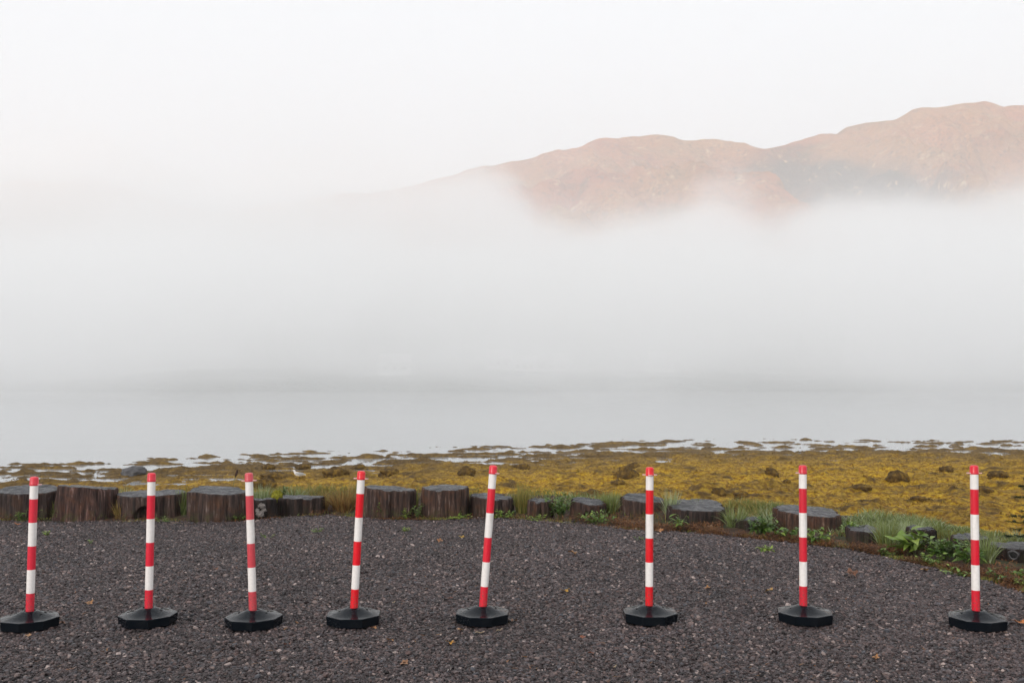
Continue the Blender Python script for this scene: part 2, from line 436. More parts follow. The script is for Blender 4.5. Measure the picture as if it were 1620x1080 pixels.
# ------------------------------------------------------------------ hills across the water
HY = 1700.0
crest = [(-900, 350), (-500, 330), (-200, 305), (0, 300), (60, 294), (150, 288), (200, 300), (260, 328), (330, 345), (420, 335), (500, 318), (600, 314), (660, 300), (705, 287), (740, 275),
         (830, 262), (880, 245), (950, 229), (1040, 220), (1100, 225), (1150, 229), (1215, 240), (1245, 235), (1280, 225), (1300, 219), (1328, 218),
         (1342, 207), (1385, 198), (1420, 192), (1450, 181), (1500, 170), (1535, 166), (1570, 168), (1597, 178), (1620, 173), (1700, 160), (1900, 200), (2400, 260)]
cxs = np.array([(p[0] - CX) / F_PX * HY for p in crest]); czs = np.array([(HOR - p[1]) / F_PX * HY for p in crest])
hx = np.concatenate([np.linspace(-2600, -800, 60)[:-1], np.linspace(-800, 950, 520)[:-1], np.linspace(950, 2600, 60)])
hy = np.concatenate([np.linspace(225, 520, 50)[:-1], np.linspace(520, 1700, 230)[:-1], np.linspace(1700, 2500, 40)])
X, Y = np.meshgrid(hx, hy)
H0 = np.interp(X, cxs, czs)
shore2 = 300 + 30 * fbm(X * 0.006, 0, 0, 3, 61) + 0.03 * X
u = np.clip((Y - 460) / (HY - 460), 0, 1)
rise = np.where(Y <= HY, u ** 1.25 * (1 - 0.12 * np.sin(u * math.pi)), 1 - 0.5 * ((Y - HY) / 800) ** 1.5)
rid = 1 - np.abs(fbm(X * 0.0042, Y * 0.0026, 0, 5, 71, 0.52)) * 1.6
amp = np.clip(u * (1.0 - u ** 6), 0, 1) * np.where(Y < HY, 1, 0)
rocky = fbm(X * 0.02, Y * 0.02, 0, 4, 75, 0.6)
Z = H0 * rise + 130 * (rid - 0.58) * amp + 9 * rocky * np.clip(u * 2, 0, 1) * (0.3 + amp)
low = np.clip((Y - shore2) * 0.055, -6, 11) + 1.3 * fbm(X * 0.02, Y * 0.02, 0, 3, 77) * sst(0, 40, Y - shore2)
Z = np.maximum(Z, 0) + low + WATER_Z * (1 - sst(0, 30, Y - shore2))
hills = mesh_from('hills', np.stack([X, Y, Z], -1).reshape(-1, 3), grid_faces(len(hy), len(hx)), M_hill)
tag(hills, kind='structure', label='russet hills rising out of the fog')
def hill_z(x, y):
    j = int(np.argmin(abs(hx - x))); i = int(np.argmin(abs(hy - y))); return float(Z[i, j])
hill_zf = hill_z

# ------------------------------------------------------------------ air
def vol_mat(name, col, dens, aniso=0.0):
    m = bpy.data.materials.new(name); m.use_nodes = True; t = m.node_tree; t.nodes.clear()
    o = t.nodes.new('ShaderNodeOutputMaterial'); v = t.nodes.new('ShaderNodeVolumePrincipled')
    v.inputs['Color'].default_value = (*col, 1); v.inputs['Density'].default_value = dens; v.inputs['Anisotropy'].default_value = aniso
    t.links.new(v.outputs[0], o.inputs['Volume'])
    return m, t, v
def box_obj(name, lo, hi, mat):
    bm = bmesh.new()
    vs_ = [bm.verts.new((x, y, z)) for z in (lo[2], hi[2]) for y in (lo[1], hi[1]) for x in (lo[0], hi[0])]
    for f in ((0, 2, 3, 1), (4, 5, 7, 6), (0, 1, 5, 4), (2, 6, 7, 3), (0, 4, 6, 2), (1, 3, 7, 5)): bm.faces.new([vs_[i] for i in f])
    return bm_obj(name, bm, mat, smooth=False)
hm, _, _ = vol_mat('haze', (0.99, 0.99, 0.99), 0.00036)
hz = box_obj('haze', (-3100, -400, -8), (3100, 2700, 620), hm)
tag(hz, 'thin even haze over the loch', 'haze', kind='stuff')

fog_px = [(-300, 250), (-100, 232), (0, 235), (60, 229), (150, 224), (195, 240), (250, 275), (330, 290), (400, 278), (480, 260), (560, 256), (640, 260), (720, 268), (800, 290),
          (860, 326), (920, 338), (1000, 334), (1060, 338), (1130, 303), (1190, 332), (1230, 350), (1300, 332), (1400, 318), (1500, 312), (1620, 292), (1800, 300)]
FY = 800.0
def fog_mat(kind):
    m, t, v = vol_mat('fog_' + kind, (0.995, 0.990, 0.988), 0.0)
    m.cycles.volume_step_rate = 1.0
    N = NT.__new__(NT); N.t = t; N._geo = None; N.m = m
    sx = N.n('ShaderNodeSeparateXYZ'); N.l(N.pos(), sx.inputs[0])
    x, y, z = sx.outputs
    nz = N.noise(N.mapping(N.pos(), (0.6, 0.6, 1)), 0.015, 4, 0.6)
    nn = N.math('MULTIPLY', N.math('SUBTRACT', nz, 0.5), 88.0)
    if kind == 'crest':
        lo, hi = -600.0, 540.0
        cv = N.n('ShaderNodeFloatCurve'); cu = cv.mapping.curves[0]
        pts = [(((p[0] - CX) / F_PX * FY - lo) / (hi - lo), ((HOR - p[1]) / F_PX * FY) / 200.0) for p in fog_px]
        while len(cu.points) < len(pts): cu.points.new(0.5, 0.5)
        for i, (a, b) in enumerate(pts): cu.points[i].location = (min(max(a, 0), 1), b)
        cv.mapping.update()
        N.l(N.mrange(x, lo, hi, 0, 1, False), cv.inputs['Value'])
        top = N.math('ADD', N.math('MULTIPLY', cv.outputs[0], 200.0), nn)
        d = N.mrange(N.math('SUBTRACT', top, z), -20.0, 42.0, 0.0, 0.026)
    else:
        top = N.math('ADD', N.mrange(y, 60, 700, 22.0, 95.0, False), nn)
        d = N.mrange(N.math('SUBTRACT', top, z), -10.0, 30.0, 0.0, 1.0)
        d = N.math('MULTIPLY', d, N.mrange(y, 40, 330, 0.0006, 0.0150))
        d = N.math('MULTIPLY', d, N.mrange(N.noise(N.mapping(N.pos(), (1, 1, 2.5)), 0.011, 3, 0.6), 0.32, 0.68, 0.5, 1.5))
    N.l(d, v.inputs['Density'])
    return m
f1 = box_obj('fog_bank', (-1500, 30, -6), (1500, 745, 150), fog_mat('low'))
tag(f1, 'low white fog lying over the water', 'fog', 'banks of fog on the loch', 'stuff')
f2 = box_obj('fog_bank', (-1500, 750, -5), (1500, 860, 240), fog_mat('crest'))
tag(f2, 'white fog bank with a ragged top against the hills', 'fog', 'banks of fog on the loch', 'stuff')

# ------------------------------------------------------------------ placing things by where they stand
def on_verge(px, T):
    """point of the ground in the photograph's column px, at distance T behind the edge of the gravel"""
    k = (px - CX) / F_PX / math.cos(PITCH)
    yy = np.linspace(5, 16, 1101); t = verge_t(k * yy, yy)
    i = int(np.argmax(t > T)); y = yy[i]; x = k * y
    return Vector((x, y, ground_z(x, y)))
def on_beach(px, py):
    d = ray(px, py)
    ys = np.linspace(12, 70, 1500); t = ys / d.y
    x = d.x * t; z = CAMH + d.z * t
    zz = np.maximum(weed_surface(x, ys)[0], WATER_Z)
    i = int(np.argmax(z < zz)); return Vector((x[i], ys[i], zz[i]))

# ------------------------------------------------------------------ posts
def mat_objcol(name, rough, spec=0.5, var=0.06, coat=0.0, bump=0.0):
    m = NT(name, rough, spec)
    c = m.n('ShaderNodeObjectInfo').outputs['Color']
    n = m.noise(m.obj(), 60, 5, 0.6); n2 = m.noise(m.mapping(m.obj(), (30, 30, 4)), 1.0, 3)
    c = m.mix(1.0, c, m.ramp(n, [(0.3, 1 - 2.2 * var), (0.7, 1.0)]), 'MULTIPLY')
    c = m.mix(m.ramp(n2, [(0.50, 0.0), (0.72, 0.28)]), c, (0.30, 0.16, 0.13))
    sz = m.n('ShaderNodeSeparateXYZ'); m.l(m.obj(), sz.inputs[0])
    mud = m.math('MULTIPLY', m.mrange(sz.outputs[2], 0.32, 0.09, 0, 0.9), m.ramp(m.noise(m.obj(), 90, 4, 0.7), [(0.5, 0.0), (0.62, 0.75)]))
    c = m.mix(mud, c, (0.11, 0.085, 0.07))
    m.base(c); m.b.inputs['Coat Weight'].default_value = coat; m.b.inputs['Coat Roughness'].default_value = 0.2
    if bump: m.bump(n, bump, 0.002)
    return m.m
def mat_post_white():
    m = NT('post_white', 0.42)
    n = m.noise(m.obj(), 50, 5, 0.6); n2 = m.noise(m.mapping(m.obj(), (40, 40, 5)), 1.0, 4)
    c = m.ramp(n, [(0.3, (0.82, 0.77, 0.735)), (0.7, (0.90, 0.86, 0.83))])
    m.base(m.mix(m.ramp(n2, [(0.50, 0.0), (0.74, 0.45)]), c, (0.46, 0.41, 0.34)))
    return m.m
def mat_base():
    m = NT('black_rubber', 0.28, 0.10)
    n = m.noise(m.obj(), 18, 5, 0.6); n3 = m.noise(m.obj(), 160, 3)
    m.base(m.mix(m.ramp(n, [(0.5, 0.0), (0.72, 0.5)]), (0.005, 0.007, 0.010), (0.012, 0.013, 0.015)))
    m.rough(m.mrange(n, 0.3, 0.7, 0.10, 0.24)); m.bump(n3, 0.05, 0.001); return m.m
M_red, M_white, M_black = mat_objcol('post_red', 0.38, coat=0.15, bump=0.1), mat_post_white(), mat_base()
M_hole = mat_simple('dark_hole', (0.006, 0.006, 0.006), 0.9)

def make_base(rot, parent):
    """octagonal foot: upright skirt, sharp rim, slopes up to a small round collar"""
    bm = bmesh.new(); prof = [(0.160, 0.0, 8), (0.174, 0.010, 8), (0.179, 0.056, 8), (0.180, 0.061, 8), (0.177, 0.0645, 8), (0.171, 0.0650, 8), (0.158, 0.0655, 16), (0.135, 0.0695, 16), (0.110, 0.0770, 16), (0.085, 0.0865, 16), (0.062, 0.0965, 16), (0.048, 0.1030, 16), (0.036, 0.104, 16), (0.032, 0.099, 16)]
    n = 64; rings = []
    for r, z, k in prof:
        ring = []
        for i in range(n):
            a = 2 * math.pi * i / n; sec = math.pi / 4
            q = ((a + sec / 2) % sec) - sec / 2
            f = math.cos(sec / 2) / math.cos(sec / 2 - abs(q)) if True else 1
            w = 1.0 if k == 8 else (0.6 if r == 0.158 else 0.2 if r == 0.135 else 0.0)
            rr_ = r * (f * w + (1 - w))
            ring.append(bm.verts.new((rr_ * math.cos(a + rot), rr_ * math.sin(a + rot), z)))
        rings.append(ring)
    for a, b in zip(rings, rings[1:]):
        for i in range(n): bm.faces.new((a[i], a[(i + 1) % n], b[(i + 1) % n], b[i]))
    bm.faces.new(list(reversed(rings[0]))); bm.faces.new(rings[-1])
    o = bm_obj('base', bm, [M_black], parent)
    o.data.set_sharp_from_angle(angle=R(38)) if hasattr(o.data, 'set_sharp_from_angle') else None
    # filler holes on the slope: small recessed discs, one wider than the others
    for k, (a, rad, dist) in enumerate([(rot + 0.25, 0.007, 0.088), (rot * 3 + 0.9, 0.016, 0.080), (rot + 3.0, 0.006, 0.092), (rot + 5.9, 0.007, 0.084)]):
        h = bmesh.new()
        bmesh.ops.create_cone(h, cap_ends=True, segments=16, radius1=rad, radius2=rad, depth=0.004)
        z = np.interp(dist, [0.062, 0.085, 0.110], [0.0965, 0.0865, 0.0770]) + 0.0008
        tilt = math.atan2(0.018, 0.045)
        h.transform(Matrix.Translation((dist * math.cos(a), dist * math.sin(a), z)) @ Matrix.Rotation(a, 4, 'Z') @ Matrix.Rotation(tilt, 4, 'Y'))
        bm_obj('filler_hole', h, [M_hole], o, smooth=False)
    return o
def make_pole(parent, bands, length):
    bm = bmesh.new(); n = 32; r = 0.0245; z0 = 0.085
    cuts = [z0] + bands + [length]
    rings = []
    zs = []
    for i in range(len(cuts) - 1):
        for q in range(3): zs.append((cuts[i] + (cuts[i + 1] - cuts[i]) * q / 3, i))
    zs.append((length, len(cuts) - 2))
    for z, i in zs:
        rings.append([bm.verts.new((r * math.cos(2 * math.pi * k / n), r * math.sin(2 * math.pi * k / n), z)) for k in range(n)])
    for j in range(len(rings) - 1):
        for k in range(n):
            f = bm.faces.new((rings[j][k], rings[j][(k + 1) % n], rings[j + 1][(k + 1) % n], rings[j + 1][k])); f.material_index = zs[j][1] % 2
    return bm_obj('pole', bm, [M_red, M_white], parent)
def make_cap(parent, z, ears, earrot, tiltx=0.0):
    n = 32; bm = bmesh.new()
    prof = [(0.0248, -0.006), (0.0268, -0.004), (0.0268, 0.004), (0.0260, 0.006), (0.0258, 0.036), (0.0240, 0.044), (0.019, 0.0485), (0.010, 0.050), (0.0, 0.050)]
    rings = [[bm.verts.new((max(r, 1e-4) * math.cos(2 * math.pi * k / n), max(r, 1e-4) * math.sin(2 * math.pi * k / n), z + h)) for k in range(n)] for r, h in prof]
    for a, b in zip(rings, rings[1:]):
        for i in range(n): bm.faces.new((a[i], a[(i + 1) % n], b[(i + 1) % n], b[i]))
    cap = bm_obj('cap', bm, [M_red], parent)
    cap.data.set_sharp_from_angle(angle=R(50)) if hasattr(cap.data, 'set_sharp_from_angle') else None
    for a in ears:                                           # chain hooks: flat open loops
        e = bmesh.new(); m_ = 18; ro, ri, th = 0.0140, 0.0080, 0.0050
        ring = []
        for i in range(m_):
            t = -2.55 + 5.1 * i / (m_ - 1)
            c, s_ = math.cos(t), math.sin(t)
            cx_ = 0.0335
            ring.append([e.verts.new((cx_ + q * c, q * s_, z + 0.001 + h)) for q, h in ((ro, -th / 2), (ro, th / 2), (ri, th / 2), (ri, -th / 2))])
        for p, q in zip(ring, ring[1:]):
            for k in range(4): e.faces.new((p[k], p[(k + 1) % 4], q[(k + 1) % 4], q[k]))
        e.faces.new(ring[0]); e.faces.new(list(reversed(ring[-1])))
        bmesh.ops.recalc_face_normals(e, faces=e.faces[:])
        e.transform(Matrix.Translation((0, 0, z)) @ Matrix.Rotation(tiltx, 4, 'X') @ Matrix.Translation((0, 0, -z)) @ Matrix.Rotation(a + earrot, 4, 'Z'))
        bm_obj('chain_hook', e, [M_red], cap, smooth=False)
    return cap
# base centre px, lowest px of base, pole foot px, pole head px, turn of base, hooks, red
post_rows = [
    (47.0, 1004, (47, 975), (54.5, 753), 0.10, ([0.0], 0.1, 0), (0.76, 0.022, 0.050), 'leaning red and white striped post nearest the left edge, on a black octagonal foot', None),
    (234.0, 999, (235, 970), (240, 747), 0.35, ([1.57], 0, 0), (0.78, 0.014, 0.042), 'red and white striped post before the stump with a dark hollow at its foot', None),
    (401.5, 1000, (400, 970), (393.5, 747), 0.20, ([0, 3.14], 0, 0), (0.66, 0.065, 0.085), 'faded pinkish striped post leaning left, beside the small charred stump', None),
    (559.5, 996, (560, 965), (572, 744), 0.45, ([0, 3.14], 0.1, 0), (0.84, 0.004, 0.016), 'bright red striped post leaning right in front of the dry tussock', None),
    (763.5, 995, (764, 964), (781, 735), 0.33, ([0.0], -0.5, 0), (0.78, 0.012, 0.035), 'striped post leaning furthest to the right of all eight', None),
    (1028.5, 996, (1027, 965), (1028, 738), 0.40, ([0, 3.14, -1.57], 0, 0), (0.80, 0.003, 0.012), 'upright bright red striped post with three chain hooks on its cap', None),
    (1273.5, 997, (1271, 964), (1270, 735), 0.16, ([3.14], 0.15, 0), (0.70, 0.014, 0.036), 'upright striped post in front of the broad flat stump with leafy plants', None),
    (1546.0, 1005, (1544, 974), (1541, 735), 0.02, ([0, 3.14], 0, 0), (0.74, 0.006, 0.028), 'striped post nearest the right edge, beside the overgrown verge', None),
]
post_xy = []
for (bx, by, pf, ph, rot, (ears, er, tl), col, label, _) in post_rows:
    d_ = ground_at(bx, by - 10.5, 0.0); d_.z = float(gravel_z(d_.x, d_.y)) + 0.004
    post_xy.append(d_)
    t = empty('striped_post', d_)
    tag(t, label, 'post', 'striped posts standing in a row on the gravel')
    make_base(rot, t)
    top = at_depth(ph[0], ph[1], d_.y); foot = at_depth(pf[0], pf[1], d_.y)
    ax = (top - foot); L = (top - d_).length
    sL = L / 0.95
    bands = [z * sL for z in (0.215, 0.363, 0.511, 0.659, 0.807)]
    lean = math.atan2(ax.x, ax.z)
    off = foot.x - d_.x - math.tan(lean) * 0.095
    pole = make_pole(t, bands, L - 0.047)
    pole.location = (off, 0, 0); pole.rotation_euler = (0, lean, 0)
    cap = make_cap(t, L - 0.052, ears, er, tl)
    cap.location = (off, 0, 0); cap.rotation_euler = (0, lean, 0)
    for o in (pole, cap, *[k for k in bpy.data.objects if k.parent == cap]): o.color = (*col, 1)
    hooks = [k for k in bpy.data.objects if k.parent == cap]
    for o in hooks: o.color = (0.80, 0.48, 0.46, 1)

# ------------------------------------------------------------------ stumps
def mat_bark():
    m = NT('weathered_stump_wood', 0.7, 0.4)
    inf = m.n('ShaderNodeObjectInfo'); o = m.obj()
    off = m.n('ShaderNodeVectorMath', operation='ADD'); m.l(o, off.inputs[0])
    cmb = m.n('ShaderNodeCombineXYZ'); m.l(m.math('MULTIPLY', inf.outputs['Random'], 37.0), cmb.inputs[0]); m.l(m.math('MULTIPLY', inf.outputs['Random'], 11.0), cmb.inputs[2])
    m.l(cmb.outputs[0], off.inputs[1]); p = off.outputs[0]
    st = m.noise(m.mapping(p, (30, 30, 2.2)), 1.0, 6, 0.65, 0.3); pat = m.noise(p, 5.5, 4, 0.6, 0.6); fine = m.noise(m.mapping(p, (110, 110, 9)), 1.0, 4, 0.7)
    c = m.ramp(st, [(0.30, (0.012, 0.008, 0.007)), (0.45, (0.045, 0.028, 0.022)), (0.58, (0.105, 0.066, 0.050)), (0.75, (0.19, 0.13, 0.10))])
    c = m.mix(m.ramp(pat, [(0.50, 0.0), (0.68, 0.75)]), c, m.mix(st, (0.02, 0.010, 0.006), (0.26, 0.12, 0.055)))
    pale = m.math('MULTIPLY', m.ramp(st, [(0.54, 0.0), (0.64, 1.0)]), m.ramp(m.noise(p, 9, 3), [(0.50, 0.0), (0.64, 0.8)]))
    c = m.mix(pale, c, (0.34, 0.30, 0.27))
    c = m.mix(m.ramp(fine, [(0.30, 0.75), (0.48, 0.0)]), c, (0.010, 0.007, 0.006))
    sz = m.n('ShaderNodeSeparateXYZ'); m.l(o, sz.inputs[0])
    moss = m.math('MULTIPLY', m.mrange(sz.outputs[2], 0.13, 0.0, 0, 1), m.ramp(m.noise(p, 13, 3), [(0.45, 0.0), (0.62, 0.8)]))
    c = m.mix(moss, c, (0.07, 0.085, 0.018))
    c = m.mix(1.0, c, inf.outputs['Color'], 'MULTIPLY'); c = m.mix(1.0, c, (0.80, 0.74, 0.74), 'MULTIPLY')
    m.base(c); m.bump(m.math('ADD', st, m.math('MULTIPLY', fine, 0.6)), 1.0, 0.022); return m.m
def mat_cut():
    m = NT('wet_cut_wood', 0.4, 0.5)
    o = m.obj(); ln = m.n('ShaderNodeVectorMath', operation='LENGTH'); m.l(m.mapping(o, (1, 1, 0)), ln.inputs[0])
    w = m.math('SINE', m.math('MULTIPLY', m.math('ADD', ln.outputs['Value'], m.math('MULTIPLY', m.noise(o, 6, 4), 0.06)), 330.0))
    n = m.noise(o, 14, 5, 0.65); f = m.noise(o, 90, 3, 0.6)
    c = m.ramp(n, [(0.3, (0.014, 0.014, 0.016)), (0.55, (0.032, 0.032, 0.036)), (0.75, (0.065, 0.063, 0.066))])
    c = m.mix(m.mrange(w, 0.2, 1, 0, 0.25), c, (0.016, 0.014, 0.014))
    m.base(c); m.rough(m.mrange(n, 0.35, 0.65, 0.28, 0.6)); m.bump(m.math('ADD', f, m.math('MULTIPLY', w, 0.15)), 0.6, 0.008); return m.m
M_bark, M_cut = mat_bark(), mat_cut()
M_fungus = mat_simple('pale_fungus', (0.17, 0.15, 0.14), 0.9, 0.3, 0.45, 40, 0.8)
def make_stump(i, xl, xr, ytb, ytf, yb, flare, tint, label, hollow=None, squash=1.0, sq=0.05):
    df = CAMH * F_PX / (yb - HOR); pf = ground_at((xl + xr) / 2, yb)
    df = pf.y; scl = F_PX / df
    r = (xr - xl) / scl / 2 / (1 + 0.25 * (xr - xl) / F_PX)
    r *= (df + r) / df * 0.99
    cxw = ((xl + xr) / 2 - CX) / F_PX * (df + r * squash); c = Vector((cxw, df + r * squash, 0))
    zf = CAMH - (ytf - HOR) / F_PX * df; zb = CAMH - (ytb - HOR) / F_PX * (df + 2 * r * squash)
    zm, tilt = (zf + zb) / 2, (zb - zf) / (2 * r * squash)
    tiltx = random.uniform(-0.08, 0.08)
    root = empty('tree_stump', c); tag(root, label, 'tree stump', 'old tree stumps edging the gravel')
    na, nz_ = 160, 36; th = np.linspace(0, 2 * np.pi, na, endpoint=False); v = np.linspace(0, 1, nz_)
    TH, Vv = np.meshgrid(th, v); ct, s_ = np.cos(TH), np.sin(TH)
    zt = zm + s_ * r * squash * tilt + ct * r * tiltx
    z0 = -0.06; Zz = z0 + (zt - z0) * Vv
    sx = 1.7 * i
    zt = zt + 0.007 * fbm(ct * 1.6 + sx, s_ * 1.6, 0, 3, i + 33) - 0.010 * sst(0.35, 0.75, vnoise(ct * 4 + sx, s_ * 4, 0, i + 35)); Zz = z0 + (zt - z0) * Vv
    rad = r * (1 + 3.4 * sq * fbm(ct * 1.3 + sx, s_ * 1.3, 0, 3, i) + flare * (1 - Vv) ** 1.6 * (0.6 + 0.8 * vnoise(ct * 2.5 + sx, s_ * 2.5, 0, i + 50)))
    rad = rad + 0.022 * fbm(ct * 7 + sx, s_ * 7, Zz * 1.3, 4, i + 90, 0.6) + 0.006 * vnoise(ct * 30, s_ * 30, Zz * 3, i + 95)
    rad = rad - 0.010 * sst(0.96, 1.0, Vv)
    if hollow:
        a0, aw, hh, dep = hollow
        da = (TH - a0 + np.pi) % (2 * np.pi) - np.pi
        m_ = np.clip(1 - (da / aw) ** 2 - (np.maximum(Zz, 0) / hh) ** 2, 0, 1)
        rad = rad - dep * sst(0, 0.35, m_)
    V = np.stack([rad * ct, rad * s_ * squash, Zz], -1)
    bark = mesh_from('bark', V.reshape(-1, 3), grid_faces(nz_, na, True), M_bark, root)
    bark.color = (*tint, 1)
    nr = 14; top = V[-1]; k = np.linspace(1, 0.02, nr)[:, None, None]
    T = top[None] * k; ctr_z = float(top[:, 2].mean())
    T[..., 2] = ctr_z + (top[None, :, 2] - ctr_z) * k[..., 0] + 0.007 * fbm(T[..., 0] * 12 + sx, T[..., 1] * 12, 0, 4, i + 7) * sst(1.0, 0.9, k[..., 0]) + 0.002
    crack = np.abs(((TH[-1] * 3 / np.pi + i) % 2) - 1)[None] * np.ones((nr, 1))
    T[..., 2] -= 0.006 * (crack < 0.06) * (k[..., 0] < 0.9)
    Tv = np.concatenate([T.reshape(-1, 3), [[0, 0, ctr_z]]]); last = (nr - 1) * na
    tri = np.stack([last + np.arange(na), last + (np.arange(na) + 1) % na, np.full(na, nr * na)], 1)
    mesh_from('cut_top', Tv, [grid_faces(nr, na, True), tri], M_cut, root)
    return root, r, zm
G_ = (1.0, 1.0, 1.0)
stump_rows = [
    (4, 93, 765, 781, 822, 0.06, (0.8, 0.8, 0.85), 'dark stump with a wide wet grey top at the left end of the row', None, 1.0),
    (97, 183, 768, 770, 823, 0.16, (1.15, 0.95, 0.95), 'reddish brown stump widening to its foot, its flat top seen edge on', None, 1.0),
    (191, 288, 773, 785, 822, 0.07, (0.9, 0.85, 0.85), 'stump with a dark hollow low in its front, behind the second post', (-1.35, 0.42, 0.15, 0.13), 1.0),
    (304, 391, 768, 781, 826, 0.05, (0.95, 0.92, 0.90), 'tall brown stump with a smooth sloping top, left of the faded post', None, 1.0),
    (396, 437, 786, 790, 821, 0.05, (0.35, 0.35, 0.38), 'small blackened stump with pale fungus on its front', None, 1.0),
    (441, 514, 782, 788, 815, 0.04, (0.45, 0.40, 0.38), 'charred low stump with moss on its left shoulder', None, 0.8),
    (581, 660, 768, 774, 820, 0.03, (1.0, 0.92, 0.88), 'upright brown stump just right of the leaning bright red post', None, 1.0),
    (666, 744, 765, 775, 821, 0.05, (1.0, 0.88, 0.80), 'tallest orange brown stump at the middle of the row', None, 1.0),
    (746, 813, 779, 789, 819, 0.04, (0.75, 0.70, 0.70), 'short stump behind the post leaning furthest right', None, 1.0),
    (833, 873, 786, 793, 820, 0.12, (1.0, 0.9, 0.85), 'small pale stump between the dry grass and the nettle clump', None, 1.0),
    (905, 958, 785, 798, 823, 0.14, (0.85, 0.78, 0.75), 'small stump with a split foot between two leafy plants', (-1.75, 0.35, 0.10, 0.06), 1.0),
    (984, 1048, 779, 793, 822, 0.08, (0.95, 0.92, 0.92), 'grey stump directly behind the post with three hooks', None, 1.0),
    (1050, 1152, 788, 808, 834, 0.03, (0.5, 0.46, 0.48), 'broad dark stump with a rough sloping top right of the three hook post', None, 1.0),
    (1156, 1203, 816, 822, 840, 0.03, (0.4, 0.38, 0.40), 'low black stump half hidden beneath a grass tuft', None, 1.0),
    (1222, 1330, 798, 816, 846, 0.03, (1.05, 0.85, 0.70), 'broad flat topped stump with a bright split, behind the seventh post', None, 1.0),
    (1335, 1398, 829, 840, 863, 0.04, (0.6, 0.58, 0.60), 'low grey stump beside the dock leaves', None, 1.0),
    (1432, 1472, 829, 836, 872, 0.03, (0.4, 0.4, 0.42), 'stump almost swallowed by dock and nettle leaves', None, 1.0),
    (1506, 1556, 841, 852, 885, 0.03, (0.45, 0.42, 0.42), 'stump hidden behind the last post and the grass around it', None, 1.0),
    (1564, 1650, 855, 866, 892, 0.03, (0.35, 0.33, 0.35), 'black stump with a round knot hole at the right edge', None, 1.0),
]
stumps = []
for i, row in enumerate(stump_rows):
    xl, xr, ytb, ytf, yb, fl, tint, label, hol, sq_ = row
    stumps.append(make_stump(i, xl, xr, ytb, ytf, yb, fl, tint, label, hol, sq_))
def blob(name, loc, rad, sc, mat, parent, seed, amp=0.3, freq=2.0, sub=4):
    bm = bmesh.new(); bmesh.ops.create_icosphere(bm, subdivisions=sub, radius=1.0)
    P = np.array([v.co[:] for v in bm.verts]); n = 1 + amp * fbm(P[:, 0] * freq + seed, P[:, 1] * freq, P[:, 2] * freq, 4, seed, 0.55)
    for v, k in zip(bm.verts, n): v.co = Vector((v.co.x * sc[0], v.co.y * sc[1], v.co.z * sc[2])) * rad * k
    o = bm_obj(name, bm, mat, parent); o.location = loc; return o
# fungus on the blackened stump; knot ring on the last one; orange splinter on the broad one
r5 = stumps[4]
for q, (dx, z, rd) in enumerate([(0.03, 0.15, 0.035), (0.015, 0.055, 0.040), (0.055, 0.10, 0.026), (-0.015, 0.10, 0.022)]):
    blob('fungus', (dx, -math.sqrt(max(r5[1] ** 2 - dx * dx, 0)) * 0.99, z), rd, (1, 0.35, 0.8), M_fungus, r5[0], 300 + q, 0.5, 2.5)
r19 = stumps[18]
M_knot = mat_simple('knot_wood', (0.035, 0.032, 0.033), 0.35, 0.5, 0.5, 30, 0.6)
bm = bmesh.new(); ring = []
for i in range(24):
    a = 2 * math.pi * i / 24
    ring.append([bm.verts.new(((0.048 + q * math.cos(b)) * math.cos(a) * (1 + 0.1 * math.sin(3 * a)), q * math.sin(b) * 1.3, (0.048 + q * math.cos(b)) * math.sin(a))) for b in [2 * math.pi * k / 8 for k in range(8)] for q in (0.016,)])
for i in range(24):
    for k in range(8): bm.faces.new((ring[i][k], ring[(i + 1) % 24][k], ring[(i + 1) % 24][(k + 1) % 8], ring[i][(k + 1) % 8]))
bmesh.ops.recalc_face_normals(bm, faces=bm.faces[:])
kn = bm_obj('knot_ring', bm, M_knot, r19[0]); kx = -r19[1] * 0.72
ka = R(-90 - 36)                                             # on the face that looks towards the yard
bk = [k for k in bpy.data.objects if k.parent == r19[0] and k.name.startswith('bark')][0]
kr = max(math.hypot(v.co.x, v.co.y) for v in bk.data.vertices if abs(v.co.z - 0.08) < 0.03 and abs((math.atan2(v.co.y, v.co.x) - ka + math.pi) % (2 * math.pi) - math.pi) < 0.12)
kn.location = ((kr + 0.002) * math.cos(ka), (kr + 0.002) * math.sin(ka), 0.075); kn.rotation_euler = (0, 0, ka + math.pi / 2); kn.scale = (0.75, 0.6, 0.68)
bm = bmesh.new(); bmesh.ops.create_cone(bm, cap_ends=True, segments=20, radius1=0.040, radius2=0.036, depth=0.02)
bm.transform(Matrix.Rotation(math.pi / 2, 4, 'X')); bm_obj('knot_hole', bm, M_hole, kn)
M_split = mat_simple('fresh_split_wood', (0.32, 0.16, 0.075), 0.7, 0.3, 0.35, 50, 0.5)
r15 = stumps[14]
blob('splinter', (-r15[1] * 0.46, -r15[1] * 0.90, 0.115), 0.05, (0.35, 0.2, 1.25), M_split, r15[0], 330, 0.25, 3)

